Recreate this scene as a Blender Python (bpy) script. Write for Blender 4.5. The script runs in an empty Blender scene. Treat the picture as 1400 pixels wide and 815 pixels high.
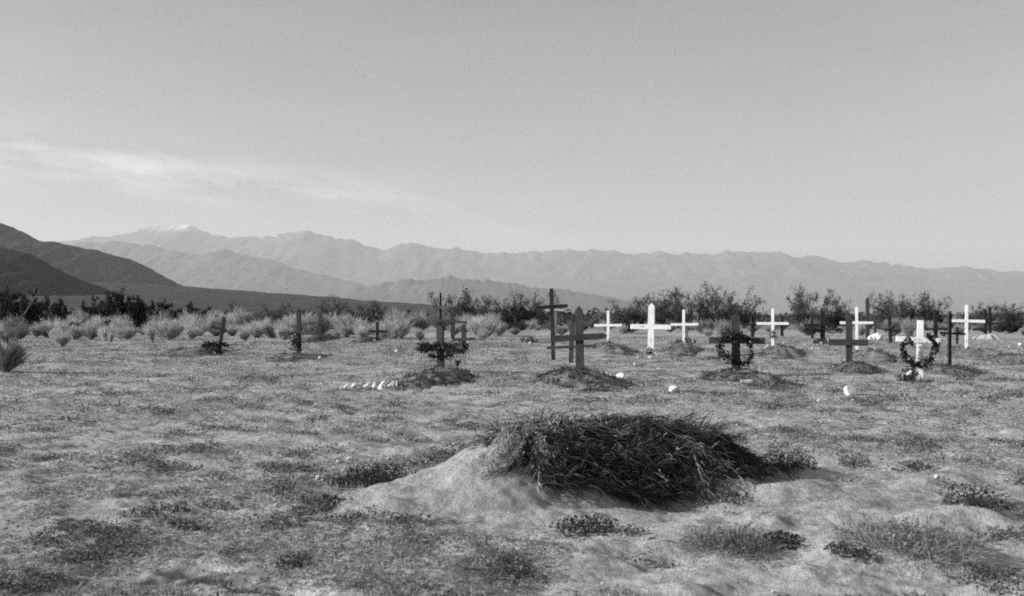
import bpy, bmesh, math, random
import numpy as np
from mathutils import Vector, Matrix

C = bpy.context.scene.collection
sc = bpy.context.scene
R = math.radians

# ------------------------------------------------------------------ camera
EYE, FPX, HOR = 1.15, 1500.0, 431.0          # eye height (m), focal length in photo pixels, horizon row
cam_d = bpy.data.cameras.new('camera')
cam = bpy.data.objects.new('camera', cam_d)
C.objects.link(cam)
cam.location = (0, 0, EYE)
cam_d.sensor_width = 36
cam_d.lens = FPX / 1400 * 36
cam.rotation_euler = (R(90) + math.atan((HOR - 407.5) / FPX), 0, 0)
cam_d.clip_start = 0.05
cam_d.clip_end = 120000
cam_d.dof.use_dof = True
cam_d.dof.focus_distance = 15
cam_d.dof.aperture_fstop = 5.0
sc.camera = cam

# ------------------------------------------------------------------ light
SUN_EL, SUN_AZ = 21.0, 9.0                  # elevation; degrees the sun (at the left) comes towards the camera's side
to_sun = Vector((-math.cos(R(SUN_AZ)) * math.cos(R(SUN_EL)), -math.sin(R(SUN_AZ)) * math.cos(R(SUN_EL)), math.sin(R(SUN_EL))))
sun_d = bpy.data.lights.new('sun', 'SUN')
sun_d.energy = 5.0
sun_d.angle = R(0.55)
sun_d.color = (1.0, 0.99, 0.98)
sun = bpy.data.objects.new('sun', sun_d)
C.objects.link(sun)
sun.rotation_euler = to_sun.to_track_quat('Z', 'Y').to_euler()

world = bpy.data.worlds.new('World')
sc.world = world
world.use_nodes = True
wn, wl = world.node_tree.nodes, world.node_tree.links
wn.clear()
wout = wn.new('ShaderNodeOutputWorld')
bg = wn.new('ShaderNodeBackground')
sky = wn.new('ShaderNodeTexSky')
sky.sky_type = 'NISHITA'
sky.sun_disc = False
sky.sun_elevation = R(SUN_EL)
sky.sun_rotation = math.atan2(to_sun.x, to_sun.y)
sky.air_density = 1.0
sky.dust_density = 1.5
# black-and-white film: one grey from the sky's colour, mostly its blue and green
sep = wn.new('ShaderNodeSeparateColor')
wl.new(sky.outputs[0], sep.inputs[0])
def wmath(op, a, b=None, c=None):
    n = wn.new('ShaderNodeMath'); n.operation = op
    for i, v in enumerate((a, b, c)):
        if v is None: continue
        if isinstance(v, (int, float)): n.inputs[i].default_value = v
        else: wl.new(v, n.inputs[i])
    return n.outputs[0]
grey = wmath('ADD', wmath('ADD', wmath('MULTIPLY', sep.outputs[0], .18), wmath('MULTIPLY', sep.outputs[1], .32)), wmath('MULTIPLY', sep.outputs[2], .50))
grey = wmath('POWER', grey, 1.15)
grey = wmath('MULTIPLY', grey, 0.737)
# thin high cloud streaks
tc = wn.new('ShaderNodeTexCoord')
sx = wn.new('ShaderNodeSeparateXYZ')
wl.new(tc.outputs['Generated'], sx.inputs[0])
azx = wmath('DIVIDE', sx.outputs[0], wmath('MAXIMUM', sx.outputs[1], .05))
elv = wmath('DIVIDE', sx.outputs[2], wmath('MAXIMUM', sx.outputs[1], .05))
# streak line runs from upper left down to the right
line = wmath('SUBTRACT', elv, wmath('MULTIPLY_ADD', azx, -0.147, 0.082))
cx = wn.new('ShaderNodeCombineXYZ')
wl.new(wmath('MULTIPLY', azx, 7.0), cx.inputs[0]); wl.new(wmath('MULTIPLY', line, 34.0), cx.inputs[1])
cn = wn.new('ShaderNodeTexNoise'); cn.inputs['Scale'].default_value = 1.0; cn.inputs['Detail'].default_value = 6; cn.inputs['Roughness'].default_value = .55
wl.new(cx.outputs[0], cn.inputs['Vector'])
band = wmath('POWER', 2.718, wmath('MULTIPLY', wmath('POWER', wmath('ABSOLUTE', wmath('DIVIDE', line, 0.024)), 2.0), -1.0))
side = wmath('SUBTRACT', 1.0, wmath('SMOOTH_MIN', 1.0, wmath('MAXIMUM', 0.0, wmath('MULTIPLY_ADD', azx, 2.6, 0.72)), .1))
cl = wmath('MULTIPLY', wmath('MULTIPLY', wmath('MAXIMUM', 0.0, wmath('MULTIPLY', wmath('SUBTRACT', cn.outputs[0], .44), 4.0)), band), wmath('MAXIMUM', side, 0.0))
cn2 = wn.new('ShaderNodeTexNoise'); cn2.inputs['Scale'].default_value = 3.0; cn2.inputs['Detail'].default_value = 8; cn2.inputs['Roughness'].default_value = .66
cx2 = wn.new('ShaderNodeCombineXYZ')
wl.new(wmath('MULTIPLY', azx, 1.0), cx2.inputs[0]); wl.new(wmath('MULTIPLY', elv, 5.0), cx2.inputs[1])
wl.new(cx2.outputs[0], cn2.inputs['Vector'])
veil = wmath('MULTIPLY_ADD', cn2.outputs[0], 0.30, 0.845)
final = wmath('MULTIPLY', wmath('MULTIPLY', grey, veil), wmath('MULTIPLY_ADD', cl, 1.15, 1.0))
cc = wn.new('ShaderNodeCombineColor')
for i in range(3): wl.new(final, cc.inputs[i])
wl.new(cc.outputs[0], bg.inputs[0])
bg.inputs[1].default_value = 0.076
wl.new(bg.outputs[0], wout.inputs[0])

vs = sc.view_settings
vs.view_transform = 'Standard'; vs.look = 'None'; vs.gamma = 1; vs.use_curve_mapping = False
vs.exposure = 0.62
sc.cycles.filter_width = 1.9
sc.cycles.use_denoising = False      # leave the fine grain, as on film
sc.cycles.max_bounces = 6
sc.cycles.volume_bounces = 1
sc.cycles.diffuse_bounces = 3

# ------------------------------------------------------------------ numpy noise
def _hash(i, j, s):
    n = (i * 374761393 + j * 668265263 + s * 974634777) & 0xFFFFFFFF
    n = ((n ^ (n >> 13)) * 1274126177) & 0xFFFFFFFF
    n = ((n ^ (n >> 16)) * 2246822519) & 0xFFFFFFFF
    return ((n ^ (n >> 15)) & 0xFFFF) / 65535.0
def vnoise(x, y, s=0):
    x = np.asarray(x, float); y = np.asarray(y, float)
    i = np.floor(x).astype(np.int64); j = np.floor(y).astype(np.int64)
    u = x - i; v = y - j
    u = u*u*u*(u*(u*6-15)+10); v = v*v*v*(v*(v*6-15)+10)
    a = _hash(i, j, s); b = _hash(i+1, j, s); c = _hash(i, j+1, s); d = _hash(i+1, j+1, s)
    return (a*(1-u)+b*u)*(1-v) + (c*(1-u)+d*u)*v
def fbm(x, y, o=4, s=0, g=.5):
    t = 0; a = 1; n = 0
    for k in range(o):
        t = t + a*vnoise(np.asarray(x)*2**k + 17.3*k, np.asarray(y)*2**k - 9.1*k, s+k); n += a; a *= g
    return t/n
def sstep(a, b, x):
    t = np.clip((np.asarray(x, float)-a)/(b-a), 0, 1)
    return t*t*(3-2*t)
rng = np.random.default_rng(7)

# ------------------------------------------------------------------ tags and mesh helpers
def tag(o, label=None, cat=None, group=None, kind=None):
    if label: o['label'] = label
    if cat: o['category'] = cat
    if group: o['group'] = group
    if kind: o['kind'] = kind
    return o
def empty(name, loc, rz=0, label=None, cat=None, group=None):
    o = bpy.data.objects.new(name, None); C.objects.link(o)
    o.location = loc; o.rotation_euler = (0, 0, rz); o.empty_display_size = .1
    return tag(o, label, cat, group)
def link(name, me, mat=None, parent=None, loc=None, rot=None):
    o = bpy.data.objects.new(name, me); C.objects.link(o)
    if mat and not me.materials: me.materials.append(mat)
    if parent: o.parent = parent
    if loc is not None: o.location = loc
    if rot is not None: o.rotation_euler = rot
    return o
def copy_tree(o, parent=None):
    c = o.copy(); C.objects.link(c)
    if parent: c.parent = parent
    for ch in list(o.children): copy_tree(ch, c)
    return c
class MB:
    def __init__(s): s.v = []; s.q = []; s.t = []; s.n = 0
    def add(s, v, q=None, t=None):
        v = np.asarray(v, float).reshape(-1, 3)
        if q is not None and len(q): s.q.append(np.asarray(q, np.int64).reshape(-1, 4) + s.n)
        if t is not None and len(t): s.t.append(np.asarray(t, np.int64).reshape(-1, 3) + s.n)
        s.v.append(v); s.n += len(v)
    def mesh(s, name, smooth=False):
        V = np.concatenate(s.v); me = bpy.data.meshes.new(name)
        Q = np.concatenate(s.q) if s.q else np.zeros((0, 4), np.int64)
        T = np.concatenate(s.t) if s.t else np.zeros((0, 3), np.int64)
        me.vertices.add(len(V)); me.vertices.foreach_set('co', V.astype(np.float32).ravel())
        L = np.concatenate([Q.ravel(), T.ravel()])
        me.loops.add(len(L)); me.loops.foreach_set('vertex_index', L.astype(np.int32))
        st = np.concatenate([np.arange(len(Q))*4, len(Q)*4 + np.arange(len(T))*3])
        me.polygons.add(len(st)); me.polygons.foreach_set('loop_start', st.astype(np.int32))
        if smooth: me.polygons.foreach_set('use_smooth', np.ones(len(st), bool))
        me.update(calc_edges=True); me.validate()
        return me
    # ---- vectorised pieces
    def blades(s, root, d, length, width, droop=0.3, side=None):
        """thin tapering strips: root (n,3), direction (n,3), bent downwards by droop*length at the tip"""
        root = np.asarray(root, float); n = len(root)
        d = np.asarray(d, float); d = d/np.linalg.norm(d, axis=1, keepdims=True)
        length = np.broadcast_to(length, (n,)); width = np.broadcast_to(width, (n,)); droop = np.broadcast_to(droop, (n,))
        if side is None:
            side = np.cross(d, rng.normal(size=(n, 3)))
        side = side/np.maximum(np.linalg.norm(side, axis=1, keepdims=True), 1e-6)
        mid = root + d*(length*.55)[:, None]; mid[:, 2] -= droop*length*.25
        tip = root + d*length[:, None]; tip[:, 2] -= droop*length
        w = (width*.5)[:, None]*side
        V = np.stack([root-w, root+w, mid+w*.8, mid-w*.8, tip], 1).reshape(-1, 3)
        b = np.arange(n)[:, None]*5
        s.add(V, b+np.array([[0, 1, 2, 3]]), b+np.array([[3, 2, 4]]))
    def leaves(s, c, size, aspect=.6, flat=0.0):
        """kite-shaped leaf faces, random orientation"""
        c = np.asarray(c, float); n = len(c)
        a = rng.normal(size=(n, 3)); a[:, 2] *= (1-flat); a /= np.linalg.norm(a, axis=1, keepdims=True)
        b = np.cross(a, rng.normal(size=(n, 3))); 
        if flat: b = np.cross(a, np.array([[0, 0, 1.]]) + rng.normal(size=(n, 3))*(1-flat))
        b /= np.maximum(np.linalg.norm(b, axis=1, keepdims=True), 1e-6)
        size = np.broadcast_to(size, (n,))[:, None]
        V = np.stack([c-a*size*.5, c+b*size*.5*aspect, c+a*size*.5, c-b*size*.5*aspect], 1).reshape(-1, 3)
        s.add(V, np.arange(n)[:, None]*4+np.array([[0, 1, 2, 3]]))
    def tube(s, path, rad, sides=6, cap=True):
        P = np.asarray(path, float); n = len(P)
        rad = np.broadcast_to(rad, (n,))
        T = np.gradient(P, axis=0); T /= np.maximum(np.linalg.norm(T, axis=1, keepdims=True), 1e-9)
        ref = np.array([0, 0, 1.]) if abs(T[0, 2]) < .9 else np.array([1., 0, 0])
        A = np.cross(T, ref); A /= np.maximum(np.linalg.norm(A, axis=1, keepdims=True), 1e-9)
        B = np.cross(T, A)
        th = np.arange(sides)/sides*2*np.pi
        V = P[:, None]+rad[:, None, None]*(np.cos(th)[None, :, None]*A[:, None]+np.sin(th)[None, :, None]*B[:, None])
        i = np.arange(n-1)[:, None]*sides; j = np.arange(sides)[None]; k = (j+1) % sides
        Q = np.stack([i+j, i+k, i+sides+k, i+sides+j], -1).reshape(-1, 4)
        V = V.reshape(-1, 3); Tt = []
        if cap:
            V = np.concatenate([V, P[[0, -1]]])
            for q in range(sides):
                Tt.append((n*sides, (q+1) % sides, q)); Tt.append((n*sides+1, (n-1)*sides+q, (n-1)*sides+(q+1) % sides))
        s.add(V, Q, Tt)

# ------------------------------------------------------------------ materials (all greys: the place as black-and-white film sees it)
def mat(name):
    m = bpy.data.materials.new(name); m.use_nodes = True
    nt = m.node_tree; nt.nodes.clear()
    o = nt.nodes.new('ShaderNodeOutputMaterial')
    p = nt.nodes.new('ShaderNodeBsdfPrincipled')
    p.inputs['Roughness'].default_value = .9
    p.inputs['Specular IOR Level'].default_value = .15
    nt.links.new(p.outputs[0], o.inputs[0])
    return m, nt, p, o
def nnode(nt, kind, **kw):
    n = nt.nodes.new(kind)
    for k, v in kw.items():
        if k in n.inputs: n.inputs[k].default_value = v
        else: setattr(n, k, v)
    return n
def ramp(nt, fac, stops):
    r = nt.nodes.new('ShaderNodeValToRGB'); e = r.color_ramp.elements
    while len(e) < len(stops): e.new(.5)
    for q, (p, v) in zip(e, stops): q.position = p; q.color = (v, v, v, 1)
    nt.links.new(fac, r.inputs[0]); return r.outputs[0]
def coords(nt, kind='Object', scale=(1, 1, 1)):
    t = nt.nodes.new('ShaderNodeTexCoord'); mp = nt.nodes.new('ShaderNodeMapping')
    mp.inputs['Scale'].default_value = scale
    nt.links.new(t.outputs[kind], mp.inputs[0]); return mp.outputs[0]
def noise(nt, vec, scale, detail=4, rough=.55):
    n = nnode(nt, 'ShaderNodeTexNoise', Scale=scale, Detail=detail, Roughness=rough)
    nt.links.new(vec, n.inputs['Vector']); return n.outputs[0]
def mixv(nt, op, a, b):
    n = nt.nodes.new('ShaderNodeMix'); n.data_type = 'RGBA'; n.blend_type = op; n.inputs[0].default_value = 1
    nt.links.new(a, n.inputs[6])
    if isinstance(b, float): n.inputs[7].default_value = (b, b, b, 1)
    else: nt.links.new(b, n.inputs[7])
    return n.outputs[2]
def bump(nt, p, h, dist, strength=1):
    b = nnode(nt, 'ShaderNodeBump', Strength=strength, Distance=dist)
    nt.links.new(h, b.inputs['Height']); nt.links.new(b.outputs[0], p.inputs['Normal'])

def foliage_mat(name, lo, hi, trans=.25):
    m, nt, p, o = mat(name)
    g = nt.nodes.new('ShaderNodeNewGeometry')
    col = ramp(nt, g.outputs['Random Per Island'], [(0, lo), (.6, (lo+hi)/2), (1, hi)])
    oi = nt.nodes.new('ShaderNodeObjectInfo')
    tint = ramp(nt, oi.outputs['Random'], [(0, .78), (1, 1.12)])
    col = mixv(nt, 'MULTIPLY', col, tint)
    nt.links.new(col, p.inputs['Base Color'])
    t = nt.nodes.new('ShaderNodeBsdfTranslucent'); nt.links.new(col, t.inputs[0])
    mx = nt.nodes.new('ShaderNodeMixShader'); mx.inputs[0].default_value = trans
    nt.links.new(p.outputs[0], mx.inputs[1]); nt.links.new(t.outputs[0], mx.inputs[2]); nt.links.new(mx.outputs[0], o.inputs[0])
    return m
def wood_mat(name, lo, hi, crack=.4):
    m, nt, p, o = mat(name)
    v = coords(nt, 'Object', (1, 1, .06))
    n1 = noise(nt, v, 45, 5, .6)
    n2 = noise(nt, coords(nt, 'Object', (1, 1, .5)), 5, 3)
    col = ramp(nt, n1, [(.25, lo*.45), (.42, lo), (.75, hi)])
    oi = nt.nodes.new('ShaderNodeObjectInfo')
    col = mixv(nt, 'MULTIPLY', col, ramp(nt, n2, [(.3, .7), (.7, 1.15)]))
    col = mixv(nt, 'MULTIPLY', col, ramp(nt, oi.outputs['Random'], [(0, .8), (1, 1.15)]))
    nt.links.new(col, p.inputs['Base Color'])
    bump(nt, p, n1, .01, crack)
    return m
def paint_mat(name):
    m, nt, p, o = mat(name)
    v = coords(nt, 'Object', (1, 1, .08))
    n1 = noise(nt, v, 60, 4, .6); n2 = noise(nt, coords(nt, 'Object', (1, 1, .4)), 9, 5, .65)
    col = ramp(nt, n2, [(.30, .26), (.43, .70), (.7, .82)])
    col = mixv(nt, 'MULTIPLY', col, ramp(nt, n1, [(.3, .88), (.5, 1)]))
    nt.links.new(col, p.inputs['Base Color']); p.inputs['Roughness'].default_value = .7
    bump(nt, p, n1, .004, .4)
    return m
def stone_mat(name, lo, hi):
    m, nt, p, o = mat(name)
    n1 = noise(nt, coords(nt, 'Object'), 9, 6, .65)
    col = ramp(nt, n1, [(.3, lo), (.6, hi)])
    nt.links.new(col, p.inputs['Base Color']); bump(nt, p, n1, .02, .7)
    return m

def ground_mat(name, sand, soil, amt, far=False):
    """sandy desert floor: pale sand with patches of darker dead stubble and crust"""
    m, nt, p, o = mat(name)
    v = coords(nt, 'Object')
    big = noise(nt, v, .22, 4, .6); med = noise(nt, v, 1.7, 6, .68); fine = noise(nt, v, 24, 5, .7); grain = noise(nt, v, 160, 3, .7)
    add = nnode(nt, 'ShaderNodeMath', operation='MULTIPLY_ADD'); nt.links.new(big, add.inputs[0]); add.inputs[1].default_value = .5; nt.links.new(med, add.inputs[2])
    add2 = nnode(nt, 'ShaderNodeMath', operation='MULTIPLY_ADD'); nt.links.new(fine, add2.inputs[0]); add2.inputs[1].default_value = .38; nt.links.new(add.outputs[0], add2.inputs[2])
    col = ramp(nt, add2.outputs[0], [(.78+amt, soil), (1.02+amt, sand), (1.0, sand)])
    col = mixv(nt, 'MULTIPLY', col, ramp(nt, fine, [(.3, .72), (.62, 1.08)]))
    col = mixv(nt, 'MULTIPLY', col, ramp(nt, grain, [(.3, .82), (.7, 1.1)]))
    if far:
        # beyond the clearing the floor is covered by dark low scrub
        t = nt.nodes.new('ShaderNodeTexCoord'); ln = nnode(nt, 'ShaderNodeVectorMath', operation='LENGTH'); nt.links.new(t.outputs['Object'], ln.inputs[0])
        mr = nnode(nt, 'ShaderNodeMapRange'); mr.inputs[1].default_value = 70; mr.inputs[2].default_value = 170; nt.links.new(ln.outputs['Value'], mr.inputs[0])
        mx = nt.nodes.new('ShaderNodeMix'); mx.data_type = 'RGBA'; nt.links.new(mr.outputs[0], mx.inputs[0]); nt.links.new(col, mx.inputs[6]); mx.inputs[7].default_value = (.075, .075, .075, 1)
        col = mx.outputs[2]
    nt.links.new(col, p.inputs['Base Color'])
    hm = nnode(nt, 'ShaderNodeMath', operation='MULTIPLY_ADD'); nt.links.new(grain, hm.inputs[0]); hm.inputs[1].default_value = .3; nt.links.new(fine, hm.inputs[2])
    bump(nt, p, hm.outputs[0], .035, .8)
    p.inputs['Specular IOR Level'].default_value = .05
    return m
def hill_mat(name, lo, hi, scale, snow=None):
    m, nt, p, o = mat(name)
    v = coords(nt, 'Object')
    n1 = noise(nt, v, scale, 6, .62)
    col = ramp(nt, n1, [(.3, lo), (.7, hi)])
    if snow:
        z0, z1, x0, x1 = snow
        s = nt.nodes.new('ShaderNodeSeparateXYZ'); nt.links.new(v, s.inputs[0])
        zz = nnode(nt, 'ShaderNodeMath', operation='MULTIPLY_ADD'); nt.links.new(n1, zz.inputs[0]); zz.inputs[1].default_value = 260; nt.links.new(s.outputs[2], zz.inputs[2])
        a = nnode(nt, 'ShaderNodeMapRange'); a.inputs[1].default_value = z0; a.inputs[2].default_value = z1; nt.links.new(zz.outputs[0], a.inputs[0])
        b = nnode(nt, 'ShaderNodeMapRange'); b.inputs[1].default_value = x1; b.inputs[2].default_value = x0; nt.links.new(s.outputs[0], b.inputs[0])
        f = nnode(nt, 'ShaderNodeMath', operation='MULTIPLY'); nt.links.new(a.outputs[0], f.inputs[0]); nt.links.new(b.outputs[0], f.inputs[1])
        mx = nt.nodes.new('ShaderNodeMix'); mx.data_type = 'RGBA'; nt.links.new(f.outputs[0], mx.inputs[0]); nt.links.new(col, mx.inputs[6]); mx.inputs[7].default_value = (.85, .85, .85, 1)
        col = mx.outputs[2]
    nt.links.new(col, p.inputs['Base Color'])
    p.inputs['Specular IOR Level'].default_value = 0
    return m

M_ground = ground_mat('desert_sand', .47, .22, -.04, True)
M_sand = ground_mat('heaped_sand', .42, .33, -.12)
M_earth = ground_mat('grave_earth', .24, .11, .05)
M_dark = wood_mat('weathered_dark_wood', .044, .095)
M_grey = wood_mat('grey_wood', .12, .22)
M_pale = wood_mat('bleached_wood', .35, .55)
M_black = wood_mat('near_black_wood', .022, .045)  # near-black wood tone with streaked grain
M_white = paint_mat('white_paint')
M_stone = stone_mat('white_stone', .42, .78)
M_gstone = stone_mat('grey_stone', .22, .42)
M_creo = foliage_mat('creosote_leaf', .05, .125, .25)
M_creo_d = foliage_mat('dark_mesquite_leaf', .02, .05, .15)
M_brush = foliage_mat('pale_brush_twig', .32, .56, .5)
M_brush_d = foliage_mat('grey_brush_twig', .13, .27, .25)
M_bark = wood_mat('bark', .04, .08)
M_grass = foliage_mat('dry_grass', .2, .46, .35)
M_weed = foliage_mat('low_weed', .035, .10, .2)
M_low = foliage_mat('low_ground_weed', .07, .24, .3)
M_tuft = foliage_mat('wispy_grass', .11, .32, .3)
M_cut = foliage_mat('cut_brush', .018, .085, .12)  # darkened so the pile's shaded gaps are put into the colour
M_cut_pale = foliage_mat('dry_cut_brush_highlight', .28, .55, .25)  # dried twigs, paled so sunlit highlights are part of the colour
M_wreath = foliage_mat('wreath_leaf', .02, .07, .1)
M_flower = foliage_mat('paper_flower', .5, .8, .3)
M_hill_far = hill_mat('far_mountain', .06, .135, .0016, (1960, 2180, -7300, -8400))
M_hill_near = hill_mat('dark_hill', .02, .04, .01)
M_fan = hill_mat('scrub_slope', .055, .095, .02)

# ------------------------------------------------------------------ the ground
MS0, MS1 = np.array([0.0, 7.26]), np.array([1.26, 7.78])        # crest of the fresh sand heap in front
def seg_dist(x, y, a, b):
    d = b-a; L = d@d
    t = np.clip(((x-a[0])*d[0]+(y-a[1])*d[1])/L, 0, 1)
    return np.hypot(x-a[0]-t*d[0], y-a[1]-t*d[1]), t
def sandiness(x, y):
    """bare wind-blown sand in the right foreground"""
    return np.clip(sstep(-.9, .4, x-(y-4.5)*.22+.25*(fbm(x*1.1, y*1.1, 3, 50)-.5)*4)*sstep(9.6, 7.0, y), 0, 1)
PRINTS = [(-1.45, 5.08, .14, .08), (-1.52, 4.93, .10, .05), (-1.25, 4.80, .12, .06), (-1.02, 4.66, .13, .06)]
def gh(x, y):
    x = np.asarray(x, float); y = np.asarray(y, float); r = np.hypot(x, y)
    s = sandiness(x, y)
    h = (fbm(x/9, y/9, 3, 3)-.5)*.16*sstep(4, 18, r)*(1-sstep(60, 150, r))
    h = h+(fbm(x/.9+5, y/.6, 4, 11)-.5)*(.11+.13*s)*(1-sstep(16, 60, r))
    h = h+(fbm(x*4.3, y*5.5, 3, 23)-.5)*(.062-.02*s)*(1-sstep(14, 40, r))+(fbm(x*14, y*15, 2, 27)-.5)*.016*(1-.4*s)*(1-sstep(9, 20, r))
    h = h-(1-np.abs(2*fbm(x*.9+2*y*.3, y*1.9, 3, 31)-1))*.075*s+.03*s
    for px, py, a, b in PRINTS:
        q = ((x-px)/a)**2+((y-py)/b)**2
        h = h-.13*np.exp(-(q*.9)**1.6)
    # low skirt of spilt sand around the fresh heap
    d, _ = seg_dist(x, y, MS0, MS1)
    h = h+.05*np.exp(-(d/.95)**2)
    return h
def make_ground():
    a0 = np.concatenate([np.linspace(-180, -36, 60, endpoint=False), np.linspace(-36, 36, 560, endpoint=False), np.linspace(36, 180, 60, endpoint=False)])
    rr = np.concatenate([[.25, .8, 1.6], np.geomspace(2.6, 4.0, 30, endpoint=False), np.geomspace(4.0, 14, 430, endpoint=False), np.geomspace(14, 80, 330, endpoint=False), np.geomspace(80, 42000, 120)])
    A, Rr = np.meshgrid(np.radians(a0), rr)
    X = Rr*np.sin(A); Y = Rr*np.cos(A); Z = gh(X, Y)
    na, nr = len(a0), len(rr)
    V = np.stack([X, Y, Z], -1).reshape(-1, 3)
    i = np.arange(nr-1)[:, None]*na; j = np.arange(na)[None]; k = (j+1) % na
    Q = np.stack([i+j, i+k, i+na+k, i+na+j], -1).reshape(-1, 4)[:, ::-1]
    mb = MB(); c = len(V)
    T = [(c, (q+1) % na, q) for q in range(na)]
    mb.add(np.concatenate([V, [[0, 0, 0]]]), Q, np.array(T)[:, ::-1])
    o = link('ground', mb.mesh('ground', True), M_ground)
    tag(o, kind='structure')
make_ground()
GH = lambda x, y: float(gh(np.array([x]), np.array([y]))[0])
def at(px, by):
    """photo column and row of the place where a thing meets the ground -> its spot on the ground and its distance"""
    d = FPX*EYE/(by-HOR); x = (px-700)/FPX*d
    for _ in range(3):                                          # the ground is not quite flat
        d = FPX*(EYE-GH(x, d))/(by-HOR); x = (px-700)/FPX*d
    return x, d
def zat(py, d): return EYE-(py-HOR)/FPX*d

# ------------------------------------------------------------------ mountains
def ridge(name, pts, dist, depth_f, depth_b, base, material, seed, rough=.12, n_a=520, n_r=56, jag=1.5):
    px = np.array([p[0] for p in pts], float); py = np.array([p[1] for p in pts], float)
    xs = np.linspace(px[0], px[-1], n_a)
    prof = HOR-np.interp(xs, px, py)
    detail = jag*((fbm(xs/22, xs*0+seed, 3, seed)-.5)*4.6+(fbm(xs/7, xs*0+seed, 3, seed+2)-.5)*2.8)
    kern = np.exp(-(np.linspace(-2.2, 2.2, 61))**2); kern /= kern.sum()
    soft = np.convolve(np.pad(prof, 30, mode='edge'), kern, 'valid')
    detail = detail+prof-soft; prof = soft
    crest = np.maximum(prof, -3)/FPX*dist                        # real height above eye level
    t = np.linspace(-1, 1, n_r)
    ang = (xs-700)/FPX
    Y = dist+np.where(t < 0, t*depth_f, t*depth_b)
    T, A = np.meshgrid(t, ang, indexing='ij'); YY = np.broadcast_to(Y[:, None], T.shape)
    wig = (fbm(A*dist/ (depth_f*.5), A*0+seed, 3, seed+9)-.5)*depth_f*.35*(1-np.abs(T))
    X = A*dist + 0*T; Yw = YY+wig
    spur = np.abs(2*fbm(X/(depth_f*.07), Yw/(depth_f*.16), 5, seed+40)-1)          # ridged valleys
    env = 1-np.abs(T)**1.15
    dip = 1-rough*4*spur*(np.abs(T)*(1-np.abs(T))*2.2)
    spine = np.exp(-(T/(.10+.16*fbm(X/(depth_f*.25), X*0+seed, 3, seed+70)))**2)
    Z = (crest[None]-base)*env*dip+base+detail[None]/FPX*dist*spine
    Z = Z+(fbm(X/(depth_f*.05), Yw/(depth_f*.05), 4, seed+80)-.5)*(crest[None]-base)*.05*np.abs(T)*(1-np.abs(T))*2
    V = np.stack([X, Yw, Z+EYE*np.maximum(env, 0)], -1).reshape(-1, 3)
    i = np.arange(n_r-1)[:, None]*n_a; j = np.arange(n_a-1)[None]
    Q = np.stack([i+j, i+j+1, i+n_a+j+1, i+n_a+j], -1).reshape(-1, 4)
    mb = MB(); mb.add(V, Q)
    o = link(name, mb.mesh(name, True), material)
    tag(o, kind='structure'); return o
ridge('mountains', [(-700, 380), (-300, 352), (-100, 350), (60, 340), (108, 331), (160, 320), (190, 314), (215, 308), (238, 306), (262, 309), (285, 318), (310, 323), (330, 325), (380, 321), (405, 319), (428, 317), (450, 322), (490, 332), (525, 341), (536, 336), (547, 332), (570, 334), (600, 339), (640, 342), (680, 344), (715, 341), (740, 342), (760, 341), (785, 339), (812, 338), (835, 341), (860, 344), (890, 343), (920, 346), (945, 346), (970, 350), (980, 346), (992, 343), (1015, 347), (1030, 346), (1052, 344), (1066, 347), (1080, 352), (1110, 354), (1150, 360), (1165, 356), (1180, 354), (1200, 357), (1220, 361), (1260, 369), (1290, 368), (1310, 367), (1350, 371), (1400, 370), (1500, 374), (1700, 378), (2100, 384)],
      25000, 5200, 6000, -20, M_hill_far, 3, .05, 900, 70, 1.6)
ridge('mountains', [(-500, 352), (-200, 342), (60, 336), (108, 331), (150, 327), (200, 334), (240, 341), (268, 346), (285, 341), (303, 338), (325, 346), (370, 354), (400, 366), (450, 378), (500, 390), (550, 402), (600, 412), (700, 432), (760, 436)],
      17500, 3400, 3400, -20, M_hill_far, 21, .05, 500, 56, 1.2)
ridge('mountains', [(380, 440), (420, 424), (470, 400), (500, 392), (530, 385), (560, 381), (600, 377), (640, 379), (700, 387), (760, 395), (820, 402), (880, 412), (950, 420), (1020, 428), (1080, 436)],
      12500, 2000, 2200, -15, M_hill_far, 33, .05, 400, 48, 1.6)
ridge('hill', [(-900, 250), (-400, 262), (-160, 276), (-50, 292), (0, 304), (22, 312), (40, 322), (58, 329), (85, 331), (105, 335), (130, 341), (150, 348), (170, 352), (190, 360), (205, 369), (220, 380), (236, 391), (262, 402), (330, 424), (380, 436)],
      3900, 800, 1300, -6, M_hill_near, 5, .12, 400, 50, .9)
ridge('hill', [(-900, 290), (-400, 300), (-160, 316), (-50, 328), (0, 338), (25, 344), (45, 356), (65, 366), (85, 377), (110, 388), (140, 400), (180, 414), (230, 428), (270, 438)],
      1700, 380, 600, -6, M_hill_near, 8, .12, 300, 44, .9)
# the long gravel slope that runs out from the hills into the plain
ridge('terrain', [(-900, 378), (-100, 386), (160, 388), (240, 391), (330, 397), (420, 404), (500, 410), (580, 416), (650, 421), (740, 428), (840, 434), (900, 437)],
      2600, 1900, 2500, -4, M_fan, 14, .05, 300, 60, .5)

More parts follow.
